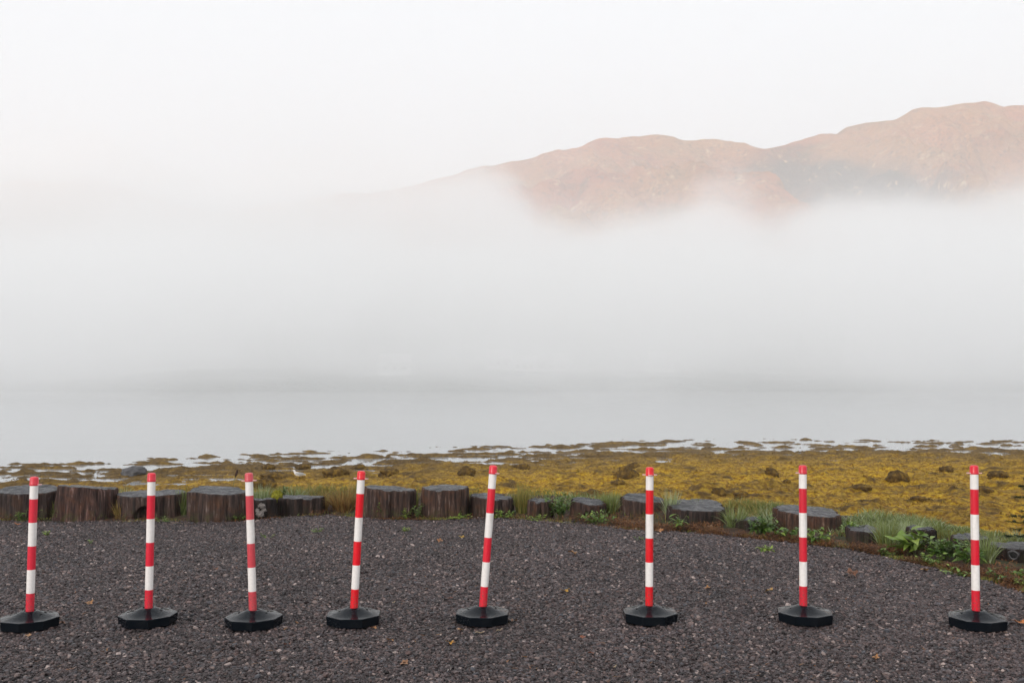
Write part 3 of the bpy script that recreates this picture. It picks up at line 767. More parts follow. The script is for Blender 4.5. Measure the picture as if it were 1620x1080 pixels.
# ------------------------------------------------------------------ greenery
def mat_leaf(name, cols, rough=0.5, trans=0.25):
    m = NT(name, rough, 0.4)
    h = m.attr('hue'); c = m.ramp(h, [(k / (len(cols) - 1), c) for k, c in enumerate(cols)])
    n = m.noise(m.pos(), 25, 3); m.base(m.mix(1.0, c, m.ramp(n, [(0.3, 0.75), (0.7, 1.15)]), 'MULTIPLY'))
    tr = m.n('ShaderNodeBsdfTranslucent'); m.l(c, tr.inputs['Color']); mx = m.n('ShaderNodeMixShader')
    mx.inputs[0].default_value = trans; m.l(m.b.outputs[0], mx.inputs[1]); m.l(tr.outputs[0], mx.inputs[2]); m.l(mx.outputs[0], m.out.inputs['Surface'])
    return m.m
M_grass = mat_leaf('grass_blade', [(0.40, 0.28, 0.08), (0.24, 0.21, 0.05), (0.12, 0.165, 0.035), (0.23, 0.28, 0.10), (0.43, 0.48, 0.31)], 0.55)
M_dry = mat_leaf('dry_grass_blade', [(0.10, 0.045, 0.015), (0.26, 0.13, 0.035), (0.33, 0.24, 0.08), (0.13, 0.13, 0.035)], 0.7)
M_green = mat_leaf('broad_leaf', [(0.03, 0.065, 0.015), (0.08, 0.15, 0.028), (0.16, 0.25, 0.04), (0.26, 0.34, 0.06)], 0.4)
M_litter = mat_leaf('needle_litter', [(0.035, 0.014, 0.007), (0.10, 0.038, 0.013), (0.19, 0.075, 0.022), (0.30, 0.15, 0.05)], 0.8, 0.05)
M_stem = mat_simple('stem', (0.10, 0.12, 0.04), 0.6)

def blades(P, H, lean, W, az=None, seg=4, curve=1.6):
    """P (n,3) feet, H heights, lean outward lengths, W widths"""
    n = len(P); az = rng.uniform(0, 6.283, n) if az is None else az
    dx, dy = np.cos(az), np.sin(az); f = rng.uniform(0, 6.283, n); wx, wy = np.cos(f), np.sin(f)
    V = np.zeros((n, (seg + 1) * 2, 3))
    for k in range(seg + 1):
        t = k / seg; q = lean * t ** curve
        h = H * (t - 0.25 * t ** 3 * (lean / np.maximum(H, 1e-3)))
        w = W * (1 - t ** 1.6) + W * 0.08
        for j, s_ in enumerate((-0.5, 0.5)):
            V[:, k * 2 + j, 0] = P[:, 0] + dx * q + wx * w * s_
            V[:, k * 2 + j, 1] = P[:, 1] + dy * q + wy * w * s_
            V[:, k * 2 + j, 2] = P[:, 2] + h
    i = np.arange(n)[:, None] * (seg + 1) * 2
    F_ = np.concatenate([i + np.array([[2 * k, 2 * k + 1, 2 * k + 3, 2 * k + 2]]) for k in range(seg)])
    return V.reshape(-1, 3), F_, (seg + 1) * 2

# turf along the verge
def turf():
    n = 150000
    T = rng.gamma(3.0, 0.34, n) + 0.50; u_ = rng.uniform(0, 1, n)
    px = -160 + 1960 * u_
    k = (px - CX) / F_PX
    base_y = np.interp(px, [p[0] for p in edge_px], [p.y for p in EP], left=EP[0].y, right=EP[-1].y)
    x = k * (base_y + T); y = base_y + T
    t = verge_t(x, y)
    dens = sst(-0.25, 0.35, fbm(x * 1.7, y * 1.7, 0, 3, 121) + 0.35 * sst(1.2, 2.6, x)) * sst(0.25, 0.7, t) * (1 - sst(1.5, 2.3, t))
    dens = dens * np.interp(px, [0, 300, 420, 560, 800, 1000, 1150, 1300, 1620], [0.3, 0.35, 0.6, 0.22, 0.14, 0.15, 0.6, 1.0, 1.0])
    front = (t < 0.62)
    ok = rng.random(n) < dens * np.where(front, 0.6, 1.0)
    # keep turf off the stumps
    for (rt, r_, zm_) in stumps:
        ok &= ((x - rt.location.x) ** 2 + (y - rt.location.y) ** 2 > (r_ * 1.03) ** 2)
    ok &= ~((x > 3.95) & (x < 4.75) & (y < 8.75) & (y > 7.6))          # bare litter in front of the knot hole stump
    x, y, t, px = x[ok], y[ok], t[ok], px[ok]; n = len(x)
    z = land_z(x, y) - 0.02
    H = rng.uniform(0.035, 0.10, n) * (0.7 + 0.8 * sst(-0.3, 0.6, fbm(x * 2.5, y * 2.5, 0, 2, 131)))
    V, F_, c = blades(np.stack([x, y, z], -1), H, H * rng.uniform(0.2, 1.3, n), rng.uniform(0.004, 0.009, n))
    hue = np.clip(0.52 + 0.35 * fbm(x * 1.2, y * 1.2, 0, 2, 141) + rng.normal(0, 0.2, n) + 0.14 * sst(1100, 1300, px), 0, 1)
    o = mesh_from('grass', V, F_, M_grass, attrs={'hue': np.repeat(hue, c)})
    tag(o, 'short dewy turf along the verge behind the stumps', 'grass', kind='stuff')
turf()
# dead needles and leaves at the foot of the stumps, and a little moss on the left
def litter():
    n = 120000; px = rng.uniform(-100, 1760, n); T = np.abs(rng.normal(0, 0.36, n)) - 0.07
    base_y = np.interp(px, [p[0] for p in edge_px], [p.y for p in EP], left=EP[0].y, right=EP[-1].y)
    y = base_y + T; x = (px - CX) / F_PX * y
    w = np.interp(px, [0, 500, 560, 850, 960, 1620], [0.12, 0.22, 0.35, 0.3, 1.0, 1.0])
    dn = sst(-0.35, 0.3, fbm(x * 3, y * 3, 0, 3, 151))
    ok = rng.random(n) < w * dn
    for (rt, r_, zm_) in stumps: ok &= ((x - rt.location.x) ** 2 + (y - rt.location.y) ** 2 > (r_ * 0.97) ** 2)
    x, y, px = x[ok], y[ok], px[ok]; n = len(x); z = np.maximum(land_z(x, y) - 0.02, 0.004) + rng.uniform(0.0, 0.05, n) * sst(0, 0.15, verge_t(x, y) + 0.05)
    L = rng.uniform(0.015, 0.05, n); W = rng.uniform(0.002, 0.009, n); th = rng.uniform(0, 6.283, n); el = rng.normal(0.1, 0.35, n)
    dx, dy, dz = np.cos(th) * np.cos(el), np.sin(th) * np.cos(el), np.sin(el); qx, qy = -np.sin(th), np.cos(th)
    V = np.zeros((n, 4, 3))
    for k, (f, s_) in enumerate([(-.5, -.5), (.5, -.3), (.5, .3), (-.5, .5)]):
        V[:, k, 0] = x + dx * L * f + qx * W * s_; V[:, k, 1] = y + dy * L * f + qy * W * s_; V[:, k, 2] = z + dz * L * f + 0.006
    hue = np.clip(rng.beta(2, 2.4, n) + 0.1 * fbm(x * 2, y * 2, 0, 2, 5), 0, 1)
    o = mesh_from('leaf_litter', V.reshape(-1, 3), np.arange(n * 4).reshape(-1, 4), M_litter, attrs={'hue': np.repeat(hue, 4)})
    tag(o, 'rusty brown needles and dead leaves along the foot of the stumps', 'leaf litter', kind='stuff')
litter()
def moss():
    n = 26000; px = rng.uniform(-60, 1640, n); T = np.abs(rng.normal(0.06, 0.12, n)) - 0.05
    base_y = np.interp(px, [p[0] for p in edge_px], [p.y for p in EP], left=EP[0].y, right=EP[-1].y)
    y = base_y + T; x = (px - CX) / F_PX * y
    w = np.interp(px, [0, 380, 420, 560, 860, 960, 1400, 1480, 1640], [0.9, 0.9, 0.15, 0.5, 0.8, 0.25, 0.25, 1.0, 1.0])
    ok = rng.random(n) < w * sst(-0.1, 0.45, fbm(x * 2.6, y * 4, 0, 3, 161))
    x, y = x[ok], y[ok]; n = len(x); z = np.maximum(land_z(x, y) - 0.02, 0.0)
    H = rng.uniform(0.008, 0.045, n)
    V, F_, c = blades(np.stack([x, y, z], -1), H, H * rng.uniform(0.3, 1.5, n), rng.uniform(0.004, 0.010, n), seg=2)
    hue = np.clip(0.30 + rng.normal(0, 0.18, n), 0, 1)
    o = mesh_from('moss', V, F_, M_grass, attrs={'hue': np.repeat(hue, c)})
    tag(o, 'moss and low weeds where the gravel meets the stumps', 'moss', kind='stuff')
moss()

def grass_tuft(px, T, hpx, wpx, label, tone=0.5, mat=None, n=150, name='grass_tuft', stiff=0.5, cat='grass tuft', group='grass tufts along the verge'):
    c = on_verge(px, T); k = c.y / F_PX; H = hpx * k * 0.88; W = wpx * k
    a = rng.uniform(0, 6.283, n); q = np.sqrt(rng.uniform(0, 1, n)) * W * 0.22
    P = np.stack([np.cos(a) * q, np.sin(a) * q, np.full(n, -0.03)], -1)
    Hh = H * rng.uniform(0.45, 1.12, n) + 0.03
    lean = np.abs(rng.normal(0, 1, n)) * W * 0.38 * (1.25 - stiff)
    V, F_, cc = blades(P, Hh, lean, rng.uniform(0.0035, 0.008, n), az=a + rng.normal(0, 0.6, n), seg=5)
    o = mesh_from(name, V, F_, mat or M_grass, attrs={'hue': np.repeat(np.clip(tone + rng.normal(0, 0.16, n), 0, 1), cc)})
    o.location = c; tag(o, label, cat, group); return o
tufts = [
    (95, 0.28, 32, 26, 'thin green tuft in the gap between the first two stumps', 0.45, None, 90),
    (203, 0.95, 30, 46, 'pale green tuft above the gap right of the reddish stump', 0.75, None, 170),
    (292, 0.55, 46, 30, 'green tuft squeezed between the hollow stump and its right neighbour', 0.6, None, 150),
    (415, 0.85, 34, 50, 'dewy grass tuft above the small blackened stump', 0.8, None, 170),
    (470, 0.85, 24, 60, 'low dewy grass behind the charred stump', 0.75, None, 170),
    (596, 0.95, 26, 54, 'yellowish tuft behind the upright brown stump', 0.3, None, 150),
    (655, 0.75, 38, 32, 'spiky tuft above the joint of the two tall middle stumps', 0.4, None, 110),
    (751, 0.62, 42, 26, 'tuft standing between the tallest stump and the short one', 0.4, None, 120),
    (826, 0.45, 52, 44, 'big arching straw coloured tuft left of the small pale stump', 0.28, None, 230),
    (965, 0.75, 40, 44, 'light green tuft with a bent stalk between two small grey stumps', 0.6, None, 180),
    (1060, 0.75, 46, 38, 'stiff upright blue green tuft right of the three hook post', 0.85, None, 230),
    (1092, 1.05, 22, 60, 'sprawling grass behind the broad dark stump', 0.55, None, 140),
    (1162, 0.55, 34, 62, 'round bushy tuft over the low black stump', 0.65, None, 260),
    (1215, 0.75, 30, 62, 'whitish dewy tuft left of the broad flat stump', 0.9, None, 220),
    (1302, 1.15, 24, 60, 'low tuft behind the right side of the broad flat stump', 0.7, None, 170),
    (1398, 0.45, 46, 58, 'thick green tuft hanging over the low grey stump', 0.62, None, 300),
    (1440, 0.95, 34, 80, 'silvery tuft behind the dock leaves', 0.9, None, 260),
    (1552, 0.55, 50, 62, 'tall loose tuft right of the last post', 0.7, None, 240),
    (1606, 1.75, 26, 60, 'pale tuft behind the black stump with the knot hole', 0.85, None, 180),
]
for a in tufts: grass_tuft(a[0], a[1], a[2], a[3], a[4], a[5], a[6], a[7])
grass_tuft(545, 0.42, 44, 74, 'rust coloured dry tussock left of the upright brown stump', 0.42, M_dry, 420, 'dry_tussock', 0.2, 'tussock')
grass_tuft(513, 0.45, 26, 30, 'small dry tussock against the right end of the charred stump', 0.5, M_dry, 160, 'dry_tussock', 0.2, 'tussock')
grass_tuft(193, 0.30, 30, 24, 'orange dry tussock between the reddish and the hollow stump', 0.6, M_dry, 130, 'dry_tussock', 0.3, 'tussock')

def leaf_verts(L, W, droop=0.3, fold=0.25, seg=5):
    V = []
    for k in range(seg + 1):
        t = k / seg; w = W * 0.5 * (math.sin(math.pi * min(t * 1.02, 1) ** 0.75) + 0.03)
        zc = -droop * L * t * t
        V += [(L * t, -w, zc + fold * w), (L * t, 0, zc), (L * t, w, zc + fold * w)]
    F_ = []
    for k in range(seg):
        a = k * 3; F_ += [(a, a + 1, a + 4, a + 3), (a + 1, a + 2, a + 5, a + 4)]
    return np.array(V), np.array(F_)
def leafy_plant(c, H, W, nst, nlf, leafL, leafW, label, tone=0.5, name='leafy_plant', cat='plant', group='leafy weeds among the stumps', upright=0.5, seed=0):
    r_ = random.Random(seed + int(abs(c.x) * 1000)); root = empty(name, c); tag(root, label, cat, group)
    VV, FF, hue = [], [], []; off = 0
    bm = bmesh.new()
    for s_ in range(nst):
        a = r_.uniform(0, 6.283); reach = W * 0.5 * math.sqrt(r_.random()) * (1.1 - 0.5 * upright); h = H * r_.uniform(0.5, 1.0) * (1 - 0.3 * (reach / (W * 0.5 + 1e-6)) ** 2)
        bx, by = math.cos(a) * reach * 0.25, math.sin(a) * reach * 0.25
        pts = [Vector((bx + math.cos(a) * reach * t ** 1.3, by + math.sin(a) * reach * t ** 1.3, -0.02 + (h + 0.02) * (t - 0.15 * t ** 3))) for t in [q / 5 for q in range(6)]]
        prev = None
        for p in pts:
            rr_ = 0.0028; ring = [bm.verts.new(p + Vector((rr_ * math.cos(b), rr_ * math.sin(b), 0))) for b in (0, 2.09, 4.19)]
            if prev:
                for k in range(3): bm.faces.new((prev[k], prev[(k + 1) % 3], ring[(k + 1) % 3], ring[k]))
            prev = ring
        for l in range(nlf):
            t = 0.25 + 0.75 * (l + r_.random()) / nlf; q = min(int(t * 5), 4); p = pts[q].lerp(pts[q + 1], t * 5 - q)
            sc = r_.uniform(0.55, 1.0) * (1.15 - 0.5 * t)
            lv, lf = leaf_verts(leafL * sc, leafW * sc, r_.uniform(0.1, 0.6))
            M_ = Matrix.Rotation(r_.uniform(0, 6.283), 4, 'Z') @ Matrix.Rotation(-r_.uniform(-0.25, 0.9), 4, 'Y') @ Matrix.Rotation(r_.uniform(-0.5, 0.5), 4, 'X')
            A = np.array(M_.to_3x3()); VV.append(lv @ A.T + np.array(p)); FF.append(lf + off); off += len(lv)
            hue.append(np.full(len(lv), min(max(tone + r_.gauss(0, 0.17) + 0.2 * (t - 0.6), 0), 1)))
    bm_obj('stem', bm, M_stem, root)
    mesh_from('foliage', np.concatenate(VV), np.concatenate(FF), M_green, root, attrs={'hue': np.concatenate(hue)})
    return root
plants = [   # px, T, height px, width px, stems, leaves each, leaf length px, leaf width px, label, tone, uprightness
    (884, 0.35, 50, 56, 26, 9, 11, 6, 'dense nettle clump between the small pale stump and its right neighbour', 0.42, 0.5),
    (948, 0.22, 26, 58, 18, 7, 10, 5, 'low ferny weed in front of the gap right of the split stump', 0.62, 0.2),
    (1072, 0.18, 34, 34, 8, 4, 20, 5, 'narrow leaved weed right beside the three hook post', 0.5, 0.4),
    (1203, 0.25, 46, 52, 22, 8, 15, 7, 'dark leafy plant against the left side of the broad flat stump', 0.32, 0.4),
    (1246, 0.12, 26, 36, 12, 6, 15, 8, 'low plant in front of the bright split of the broad stump', 0.40, 0.2),
    (1290, 0.12, 34, 44, 14, 6, 15, 8, 'green leafy plant just right of the seventh post', 0.60, 0.3),
    (1344, 0.55, 36, 34, 16, 7, 13, 7, 'yellow green plant at the right side of the broad flat stump', 0.70, 0.4),
    (1442, 0.35, 50, 70, 12, 4, 34, 17, 'dock plant with big bright green leaves', 0.72, 0.3),
    (1488, 0.40, 46, 64, 28, 8, 14, 8, 'tangled dark nettles between the dock and the last post', 0.30, 0.5),
    (1527, 0.35, 46, 44, 16, 6, 22, 8, 'drooping weed just left of the last post', 0.42, 0.3),
    (1470, 0.12, 26, 50, 14, 6, 12, 8, 'low yellowing weed in the litter below the dock', 0.66, 0.2),
    (1506, -0.02, 22, 50, 12, 6, 13, 7, 'spreading weed creeping onto the gravel left of the last post', 0.55, 0.1),
    (1586, 0.20, 20, 76, 22, 6, 13, 9, 'mat of low green weeds below the knot hole stump', 0.35, 0.1),
    (1610, 0.02, 24, 30, 8, 5, 12, 5, 'light green weed at the right edge of the gravel', 0.85, 0.5),
    (1398, 0.10, 22, 30, 8, 5, 12, 5, 'small weed in the brown litter below the thick tuft', 0.55, 0.3),
    (606, 0.05, 38, 36, 12, 10, 7, 3, 'feathery grey green sprig before the upright brown stump', 0.62, 0.6),
    (640, 0.04, 24, 34, 10, 8, 7, 4, 'yellow green sprig at the right foot of the upright brown stump', 0.88, 0.4),
    (662, 0.08, 34, 22, 8, 8, 7, 3, 'slender sprig in the joint of the two tall middle stumps', 0.5, 0.7),
    (728, 0.04, 16, 38, 12, 7, 8, 5, 'small bright weed at the foot of the tallest stump', 0.85, 0.2),
    (794, 0.06, 20, 44, 16, 8, 7, 4, 'mossy weed below the short stump', 0.72, 0.2),
    (850, 0.02, 16, 36, 12, 6, 7, 4, 'mossy weed at the foot of the small pale stump', 0.78, 0.2),
    (378, 0.05, 20, 34, 10, 7, 7, 4, 'dull green weed at the right foot of the tall brown stump', 0.40, 0.3),
    (262, 0.02, 14, 36, 10, 6, 7, 4, 'dull weed at the right foot of the hollow stump', 0.45, 0.3),
    (45, 0.10, 24, 40, 10, 8, 8, 3, 'wispy weed against the dark stump at the left end', 0.45, 0.4),
    (452, 0.90, 30, 12, 4, 12, 8, 4, 'single green stalk behind the charred stump', 0.35, 0.9),
]
for i, (px, T, hp, wp_, ns, nl, ll, lw, label, tone, upr) in enumerate(plants):
    c = on_verge(px, T); k = c.y / F_PX
    leafy_plant(c, hp * k, wp_ * k, ns, nl, ll * k, lw * k, label, tone, upright=upr, seed=i * 13)
def weed_at(px, py, wpx, label, tone, n=10, leaf=6):
    c = ground_at(px, py); c.z = float(gravel_z(c.x, c.y)) + 0.01; k = c.y / F_PX
    leafy_plant(c, 8 * k, wpx * k, n, 4, leaf * k, leaf * 0.45 * k, label, tone, 'gravel_weed', 'weed', 'small weeds growing up through the gravel', 0.1, int(px))
weed_at(75, 849, 20, 'bright green weed in the gravel right of the leftmost post', 0.9)
weed_at(143, 861, 12, 'tiny dull weed in the gravel between the first two posts', 0.5, 5)
weed_at(423, 852, 26, 'faint yellowish weed in the gravel right of the faded post', 0.6, 7)
weed_at(503, 843, 24, 'wispy green weed in the gravel below the charred stump', 0.6, 8)
weed_at(640, 841, 12, 'small green weed in the gravel below the upright brown stump', 0.85)
weed_at(1213, 872, 34, 'flat green weed in the gravel left of the seventh post', 0.85, 14, 11)
weed_at(1012, 856, 14, 'tiny brownish weed in the gravel left of the three hook post', 0.4, 5)

M_moss_y = mat_simple('yellow_moss', (0.17, 0.16, 0.02), 0.95, 0.1, 0.6, 60, 1.0)
c = on_verge(440, 0.35); mo = blob('moss_clump', (c.x, c.y, 0.17), 0.065, (1.1, 0.9, 1.5), M_moss_y, None, 401, 0.35, 2.5)
tag(mo, 'yellow moss clump between the blackened stump and the charred one', 'moss')

# ------------------------------------------------------------------ leaves and twigs on the gravel
M_fleaf = NT('fallen_leaf', 0.55)
M_fleaf.base(M_fleaf.mix(1.0, M_fleaf.n('ShaderNodeObjectInfo').outputs['Color'], M_fleaf.ramp(M_fleaf.noise(M_fleaf.obj(), 60, 3), [(0.3, 0.55), (0.7, 1.1)]), 'MULTIPLY'))
M_fleaf = M_fleaf.m
def leaf_mesh(seed):
    r_ = random.Random(seed); bm = bmesh.new(); n = 26; rings = []
    for q in (0.0, 0.35, 0.7, 1.0):
        ring = []
        for i in range(n):
            a = 2 * math.pi * i / n; lobe = 0.78 + 0.22 * math.cos(5 * a + r_.uniform(-0.1, 0.1))
            rad = 0.024 * q * lobe
            x, y = rad * math.cos(a) * 1.2, rad * math.sin(a)
            ring.append(bm.verts.new((x, y, 0.010 + 11 * x * x * r_.uniform(0.8, 1.3) - 9 * y * y + 0.002 * math.sin(4 * a + seed) * q)))
        rings.append(ring)
    for a, b in zip(rings[1:], rings[2:]):
        for i in range(n): bm.faces.new((a[i], a[(i + 1) % n], b[(i + 1) % n], b[i]))
    bm.faces.new(rings[1])
    bmesh.ops.delete(bm, geom=rings[0], context='VERTS')
    return bm
leaf_rows = [
    (27, 833, 9, (0.42, 0.13, 0.03), 'orange leaf on the gravel left of the leftmost post, near the dark stump'),
    (141, 957, 11, (0.36, 0.17, 0.06), 'curled tan leaf halfway between the bases of the first two posts'),
    (98, 990, 12, (0.20, 0.08, 0.03), 'brown leaf touching the right side of the leftmost black base'),
    (44, 1009, 8, (0.45, 0.25, 0.13), 'pale brown leaf in front of the leftmost black base'),
    (893, 941, 14, (0.42, 0.22, 0.02), 'yellow leaf alone on the gravel right of the furthest leaning post'),
    (905, 880, 14, (0.33, 0.16, 0.05), 'tan leaf on the gravel below the dense nettle clump'),
    (712, 1020, 14, (0.40, 0.18, 0.01), 'amber leaf on the gravel left below the fifth base'),
    (728, 999, 9, (0.45, 0.24, 0.09), 'pale orange leaf just in front of the fifth base, at its left'),
    (708, 951, 13, (0.12, 0.035, 0.015), 'dark red brown leaf left of the fifth base'),
    (640, 1053, 13, (0.27, 0.13, 0.06), 'brown leaf near the bottom of the picture below the fourth base'),
    (617, 1014, 11, (0.30, 0.14, 0.04), 'orange brown leaf to the lower right of the fourth base'),
    (590, 995, 11, (0.34, 0.16, 0.06), 'tan leaf touching the right front of the fourth base'),
    (935, 1037, 10, (0.30, 0.09, 0.03), 'rusty leaf on the gravel left of the three hook post'),
    (923, 1011, 9, (0.28, 0.09, 0.04), 'small reddish leaf left of the base of the three hook post'),
    (1043, 843, 11, (0.42, 0.18, 0.06), 'orange leaf in front of the broad dark stump'),
    (1128, 838, 15, (0.50, 0.30, 0.15), 'straw coloured leaf against the right foot of the broad dark stump'),
    (1217, 940, 15, (0.42, 0.24, 0.07), 'yellowish curled leaf left of the seventh base'),
    (1345, 911, 22, (0.16, 0.06, 0.025), 'wide flat brown leaf on the gravel below the low grey stump'),
    (1462, 905, 11, (0.42, 0.22, 0.06), 'tan leaf at the edge of the litter left of the last post'),
    (1612, 990, 22, (0.48, 0.15, 0.02), 'large orange leaf at the right edge beside the last base'),
    (1385, 1046, 12, (0.36, 0.16, 0.05), 'orange leaf near the bottom of the picture between the last two posts'),
    (455, 1022, 10, (0.22, 0.07, 0.03), 'dark rust leaf in front of and right of the third base'),
    (812, 985, 12, (0.26, 0.12, 0.05), 'brown leaf touching the right side of the fifth base'),
    (730, 852, 8, (0.40, 0.24, 0.03), 'small yellow leaf on the gravel below the tallest stump'),
    (697, 859, 10, (0.33, 0.14, 0.05), 'small orange leaf on the gravel left of the small yellow one'),
    (1268, 916, 9, (0.30, 0.10, 0.03), 'rusty leaf right behind the foot of the seventh post'),
    (340, 905, 8, (0.24, 0.09, 0.04), 'brown leaf on the gravel left of the faded post'),
    (1120, 935, 9, (0.38, 0.17, 0.05), 'orange leaf midway between the sixth and seventh posts'),
]
for i, (px, py, w, col, label) in enumerate(leaf_rows):
    o = bm_obj('fallen_leaf', leaf_mesh(i), M_fleaf); c = ground_at(px, py); c.z = float(gravel_z(c.x, c.y)) + 0.009
    o.location = c; s_ = 1.25 * w * c.y / F_PX / 0.055; o.scale = (s_, s_, s_); o.rotation_euler = (random.uniform(-0.3, 0.3), random.uniform(-0.3, 0.3), random.uniform(0, 6.28)); o.color = (*col, 1)
    tag(o, label, 'leaf', 'fallen leaves scattered on the gravel')
M_twig = mat_simple('straw', (0.42, 0.32, 0.20), 0.7)
def twig(px, py, lpx, ang_, label):
    c = ground_at(px, py); L = lpx * c.y / F_PX; bm = bmesh.new(); prev = None
    for k in range(7):
        t = k / 6 - 0.5; p = Vector((math.cos(ang_) * L * t, math.sin(ang_) * L * t, 0.004 * math.sin(k * 1.3)))
        ring = [bm.verts.new(p + Vector((-math.sin(ang_) * 0.0022 * math.cos(b), math.cos(ang_) * 0.0022 * math.cos(b), 0.0022 * math.sin(b)))) for b in (0, 1.57, 3.14, 4.71)]
        if prev:
            for q in range(4): bm.faces.new((prev[q], prev[(q + 1) % 4], ring[(q + 1) % 4], ring[q]))
        prev = ring
    o = bm_obj('twig', bm, M_twig); o.location = (c.x, c.y, float(gravel_z(c.x, c.y)) + 0.018); tag(o, label, 'twig', 'dry stalks lying on the gravel')
twig(759, 1004, 15, 0.25, 'short straw coloured stalk in front of the fifth base')
twig(790, 1000, 14, 0.9, 'slanting dry stalk to the lower right of the fifth base')
twig(973, 1059, 10, 1.1, 'pale dry stalk near the bottom left of the three hook post')
twig(623, 956, 8, 1.2, 'tiny pale stalk right of the fourth base')
twig(1265, 855, 40, -0.55, 'long thin straw leaning down beside the seventh post')

# ------------------------------------------------------------------ rocks on the shore
def mat_wrack_rock():
    m = NT('weed_covered_rock', 0.85, 0.2)
    n = m.noise(m.obj(), 5, 6, 0.7); n2 = m.noise(m.pos(), 2, 3)
    c = m.ramp(n, [(0.3, (0.022, 0.013, 0.005)), (0.5, (0.10, 0.058, 0.015)), (0.68, (0.26, 0.155, 0.025))])
    m.base(c); m.bump(m.noise(m.mapping(m.obj(), (14, 14, 5)), 1.5, 5, 0.7), 1.0, 0.06); return m.m
M_wrock = mat_wrack_rock()
M_grock = mat_simple('bare_grey_rock', (0.055, 0.052, 0.055), 0.55, 0.5, 0.4, 6, 0.8)
rocks = [(208, 752, 36, 15, 'bare dark grey boulder by the water at the left'), (423, 742, 19, 9, 'small weed covered rock left of the gull'),
         (478, 741, 24, 8, 'low weed covered rock behind the gull'), (432, 757, 46, 11, 'long low weed covered rock right of the faded post top'), (416, 771, 36, 16, 'brown weed heap just behind the faded post'),
         (528, 753, 40, 15, 'rounded weed covered rock between the gull and the bright red post'), (614, 753, 30, 15, 'peaked weed covered rock right of the bright red post'),
         (566, 742, 24, 8, 'distant low weed rock above the bright red post'), (738, 751, 28, 14, 'weed covered rock by a pool left of the furthest leaning post'), (826, 742, 26, 10, 'weed covered rock right of the furthest leaning post'),
         (994, 758, 36, 22, 'largest dark weed covered rock left of the three hook post'), (978, 766, 22, 8, 'flat weed rock in front of the largest one'), (1003, 740, 20, 9, 'small rock behind the largest weed covered one'),
         (1139, 784, 24, 15, 'dark round weed covered rock above the round bushy tuft'), (1176, 786, 26, 8, 'flat dark weed rock right of the round one'), (1222, 752, 22, 14, 'weed covered rock left of the seventh post cap'), (1246, 764, 12, 6, 'tiny weed rock beside the seventh post'),
         (1424, 760, 34, 18, 'big brown weed covered rock left of the last post'), (1366, 775, 30, 8, 'flat brown weed rock at the middle of the right foreshore'), (1500, 745, 22, 10, 'brown weed rock behind the last post cap'),
         (1583, 754, 28, 11, 'dark weed rock near the right edge'), (1560, 778, 34, 9, 'low brown weed rock right of the last post'), (1455, 792, 22, 6, 'small weed mound above the silvery tuft')]
for i, (px, yb, w, h, label) in enumerate(rocks):
    c = on_beach(px, yb); k = c.y / F_PX; W, Hh = w * k, h * k
    o = blob('shore_rock', (c.x, c.y + W * 0.3, c.z + Hh * 0.1), 1.0, (W * 0.50, W * 0.45, Hh * 0.70), M_grock if i == 0 else M_wrock, None, 500 + i, 0.24, 2.0)
    tag(o, label, 'rock', 'rocks on the seaweed shore')

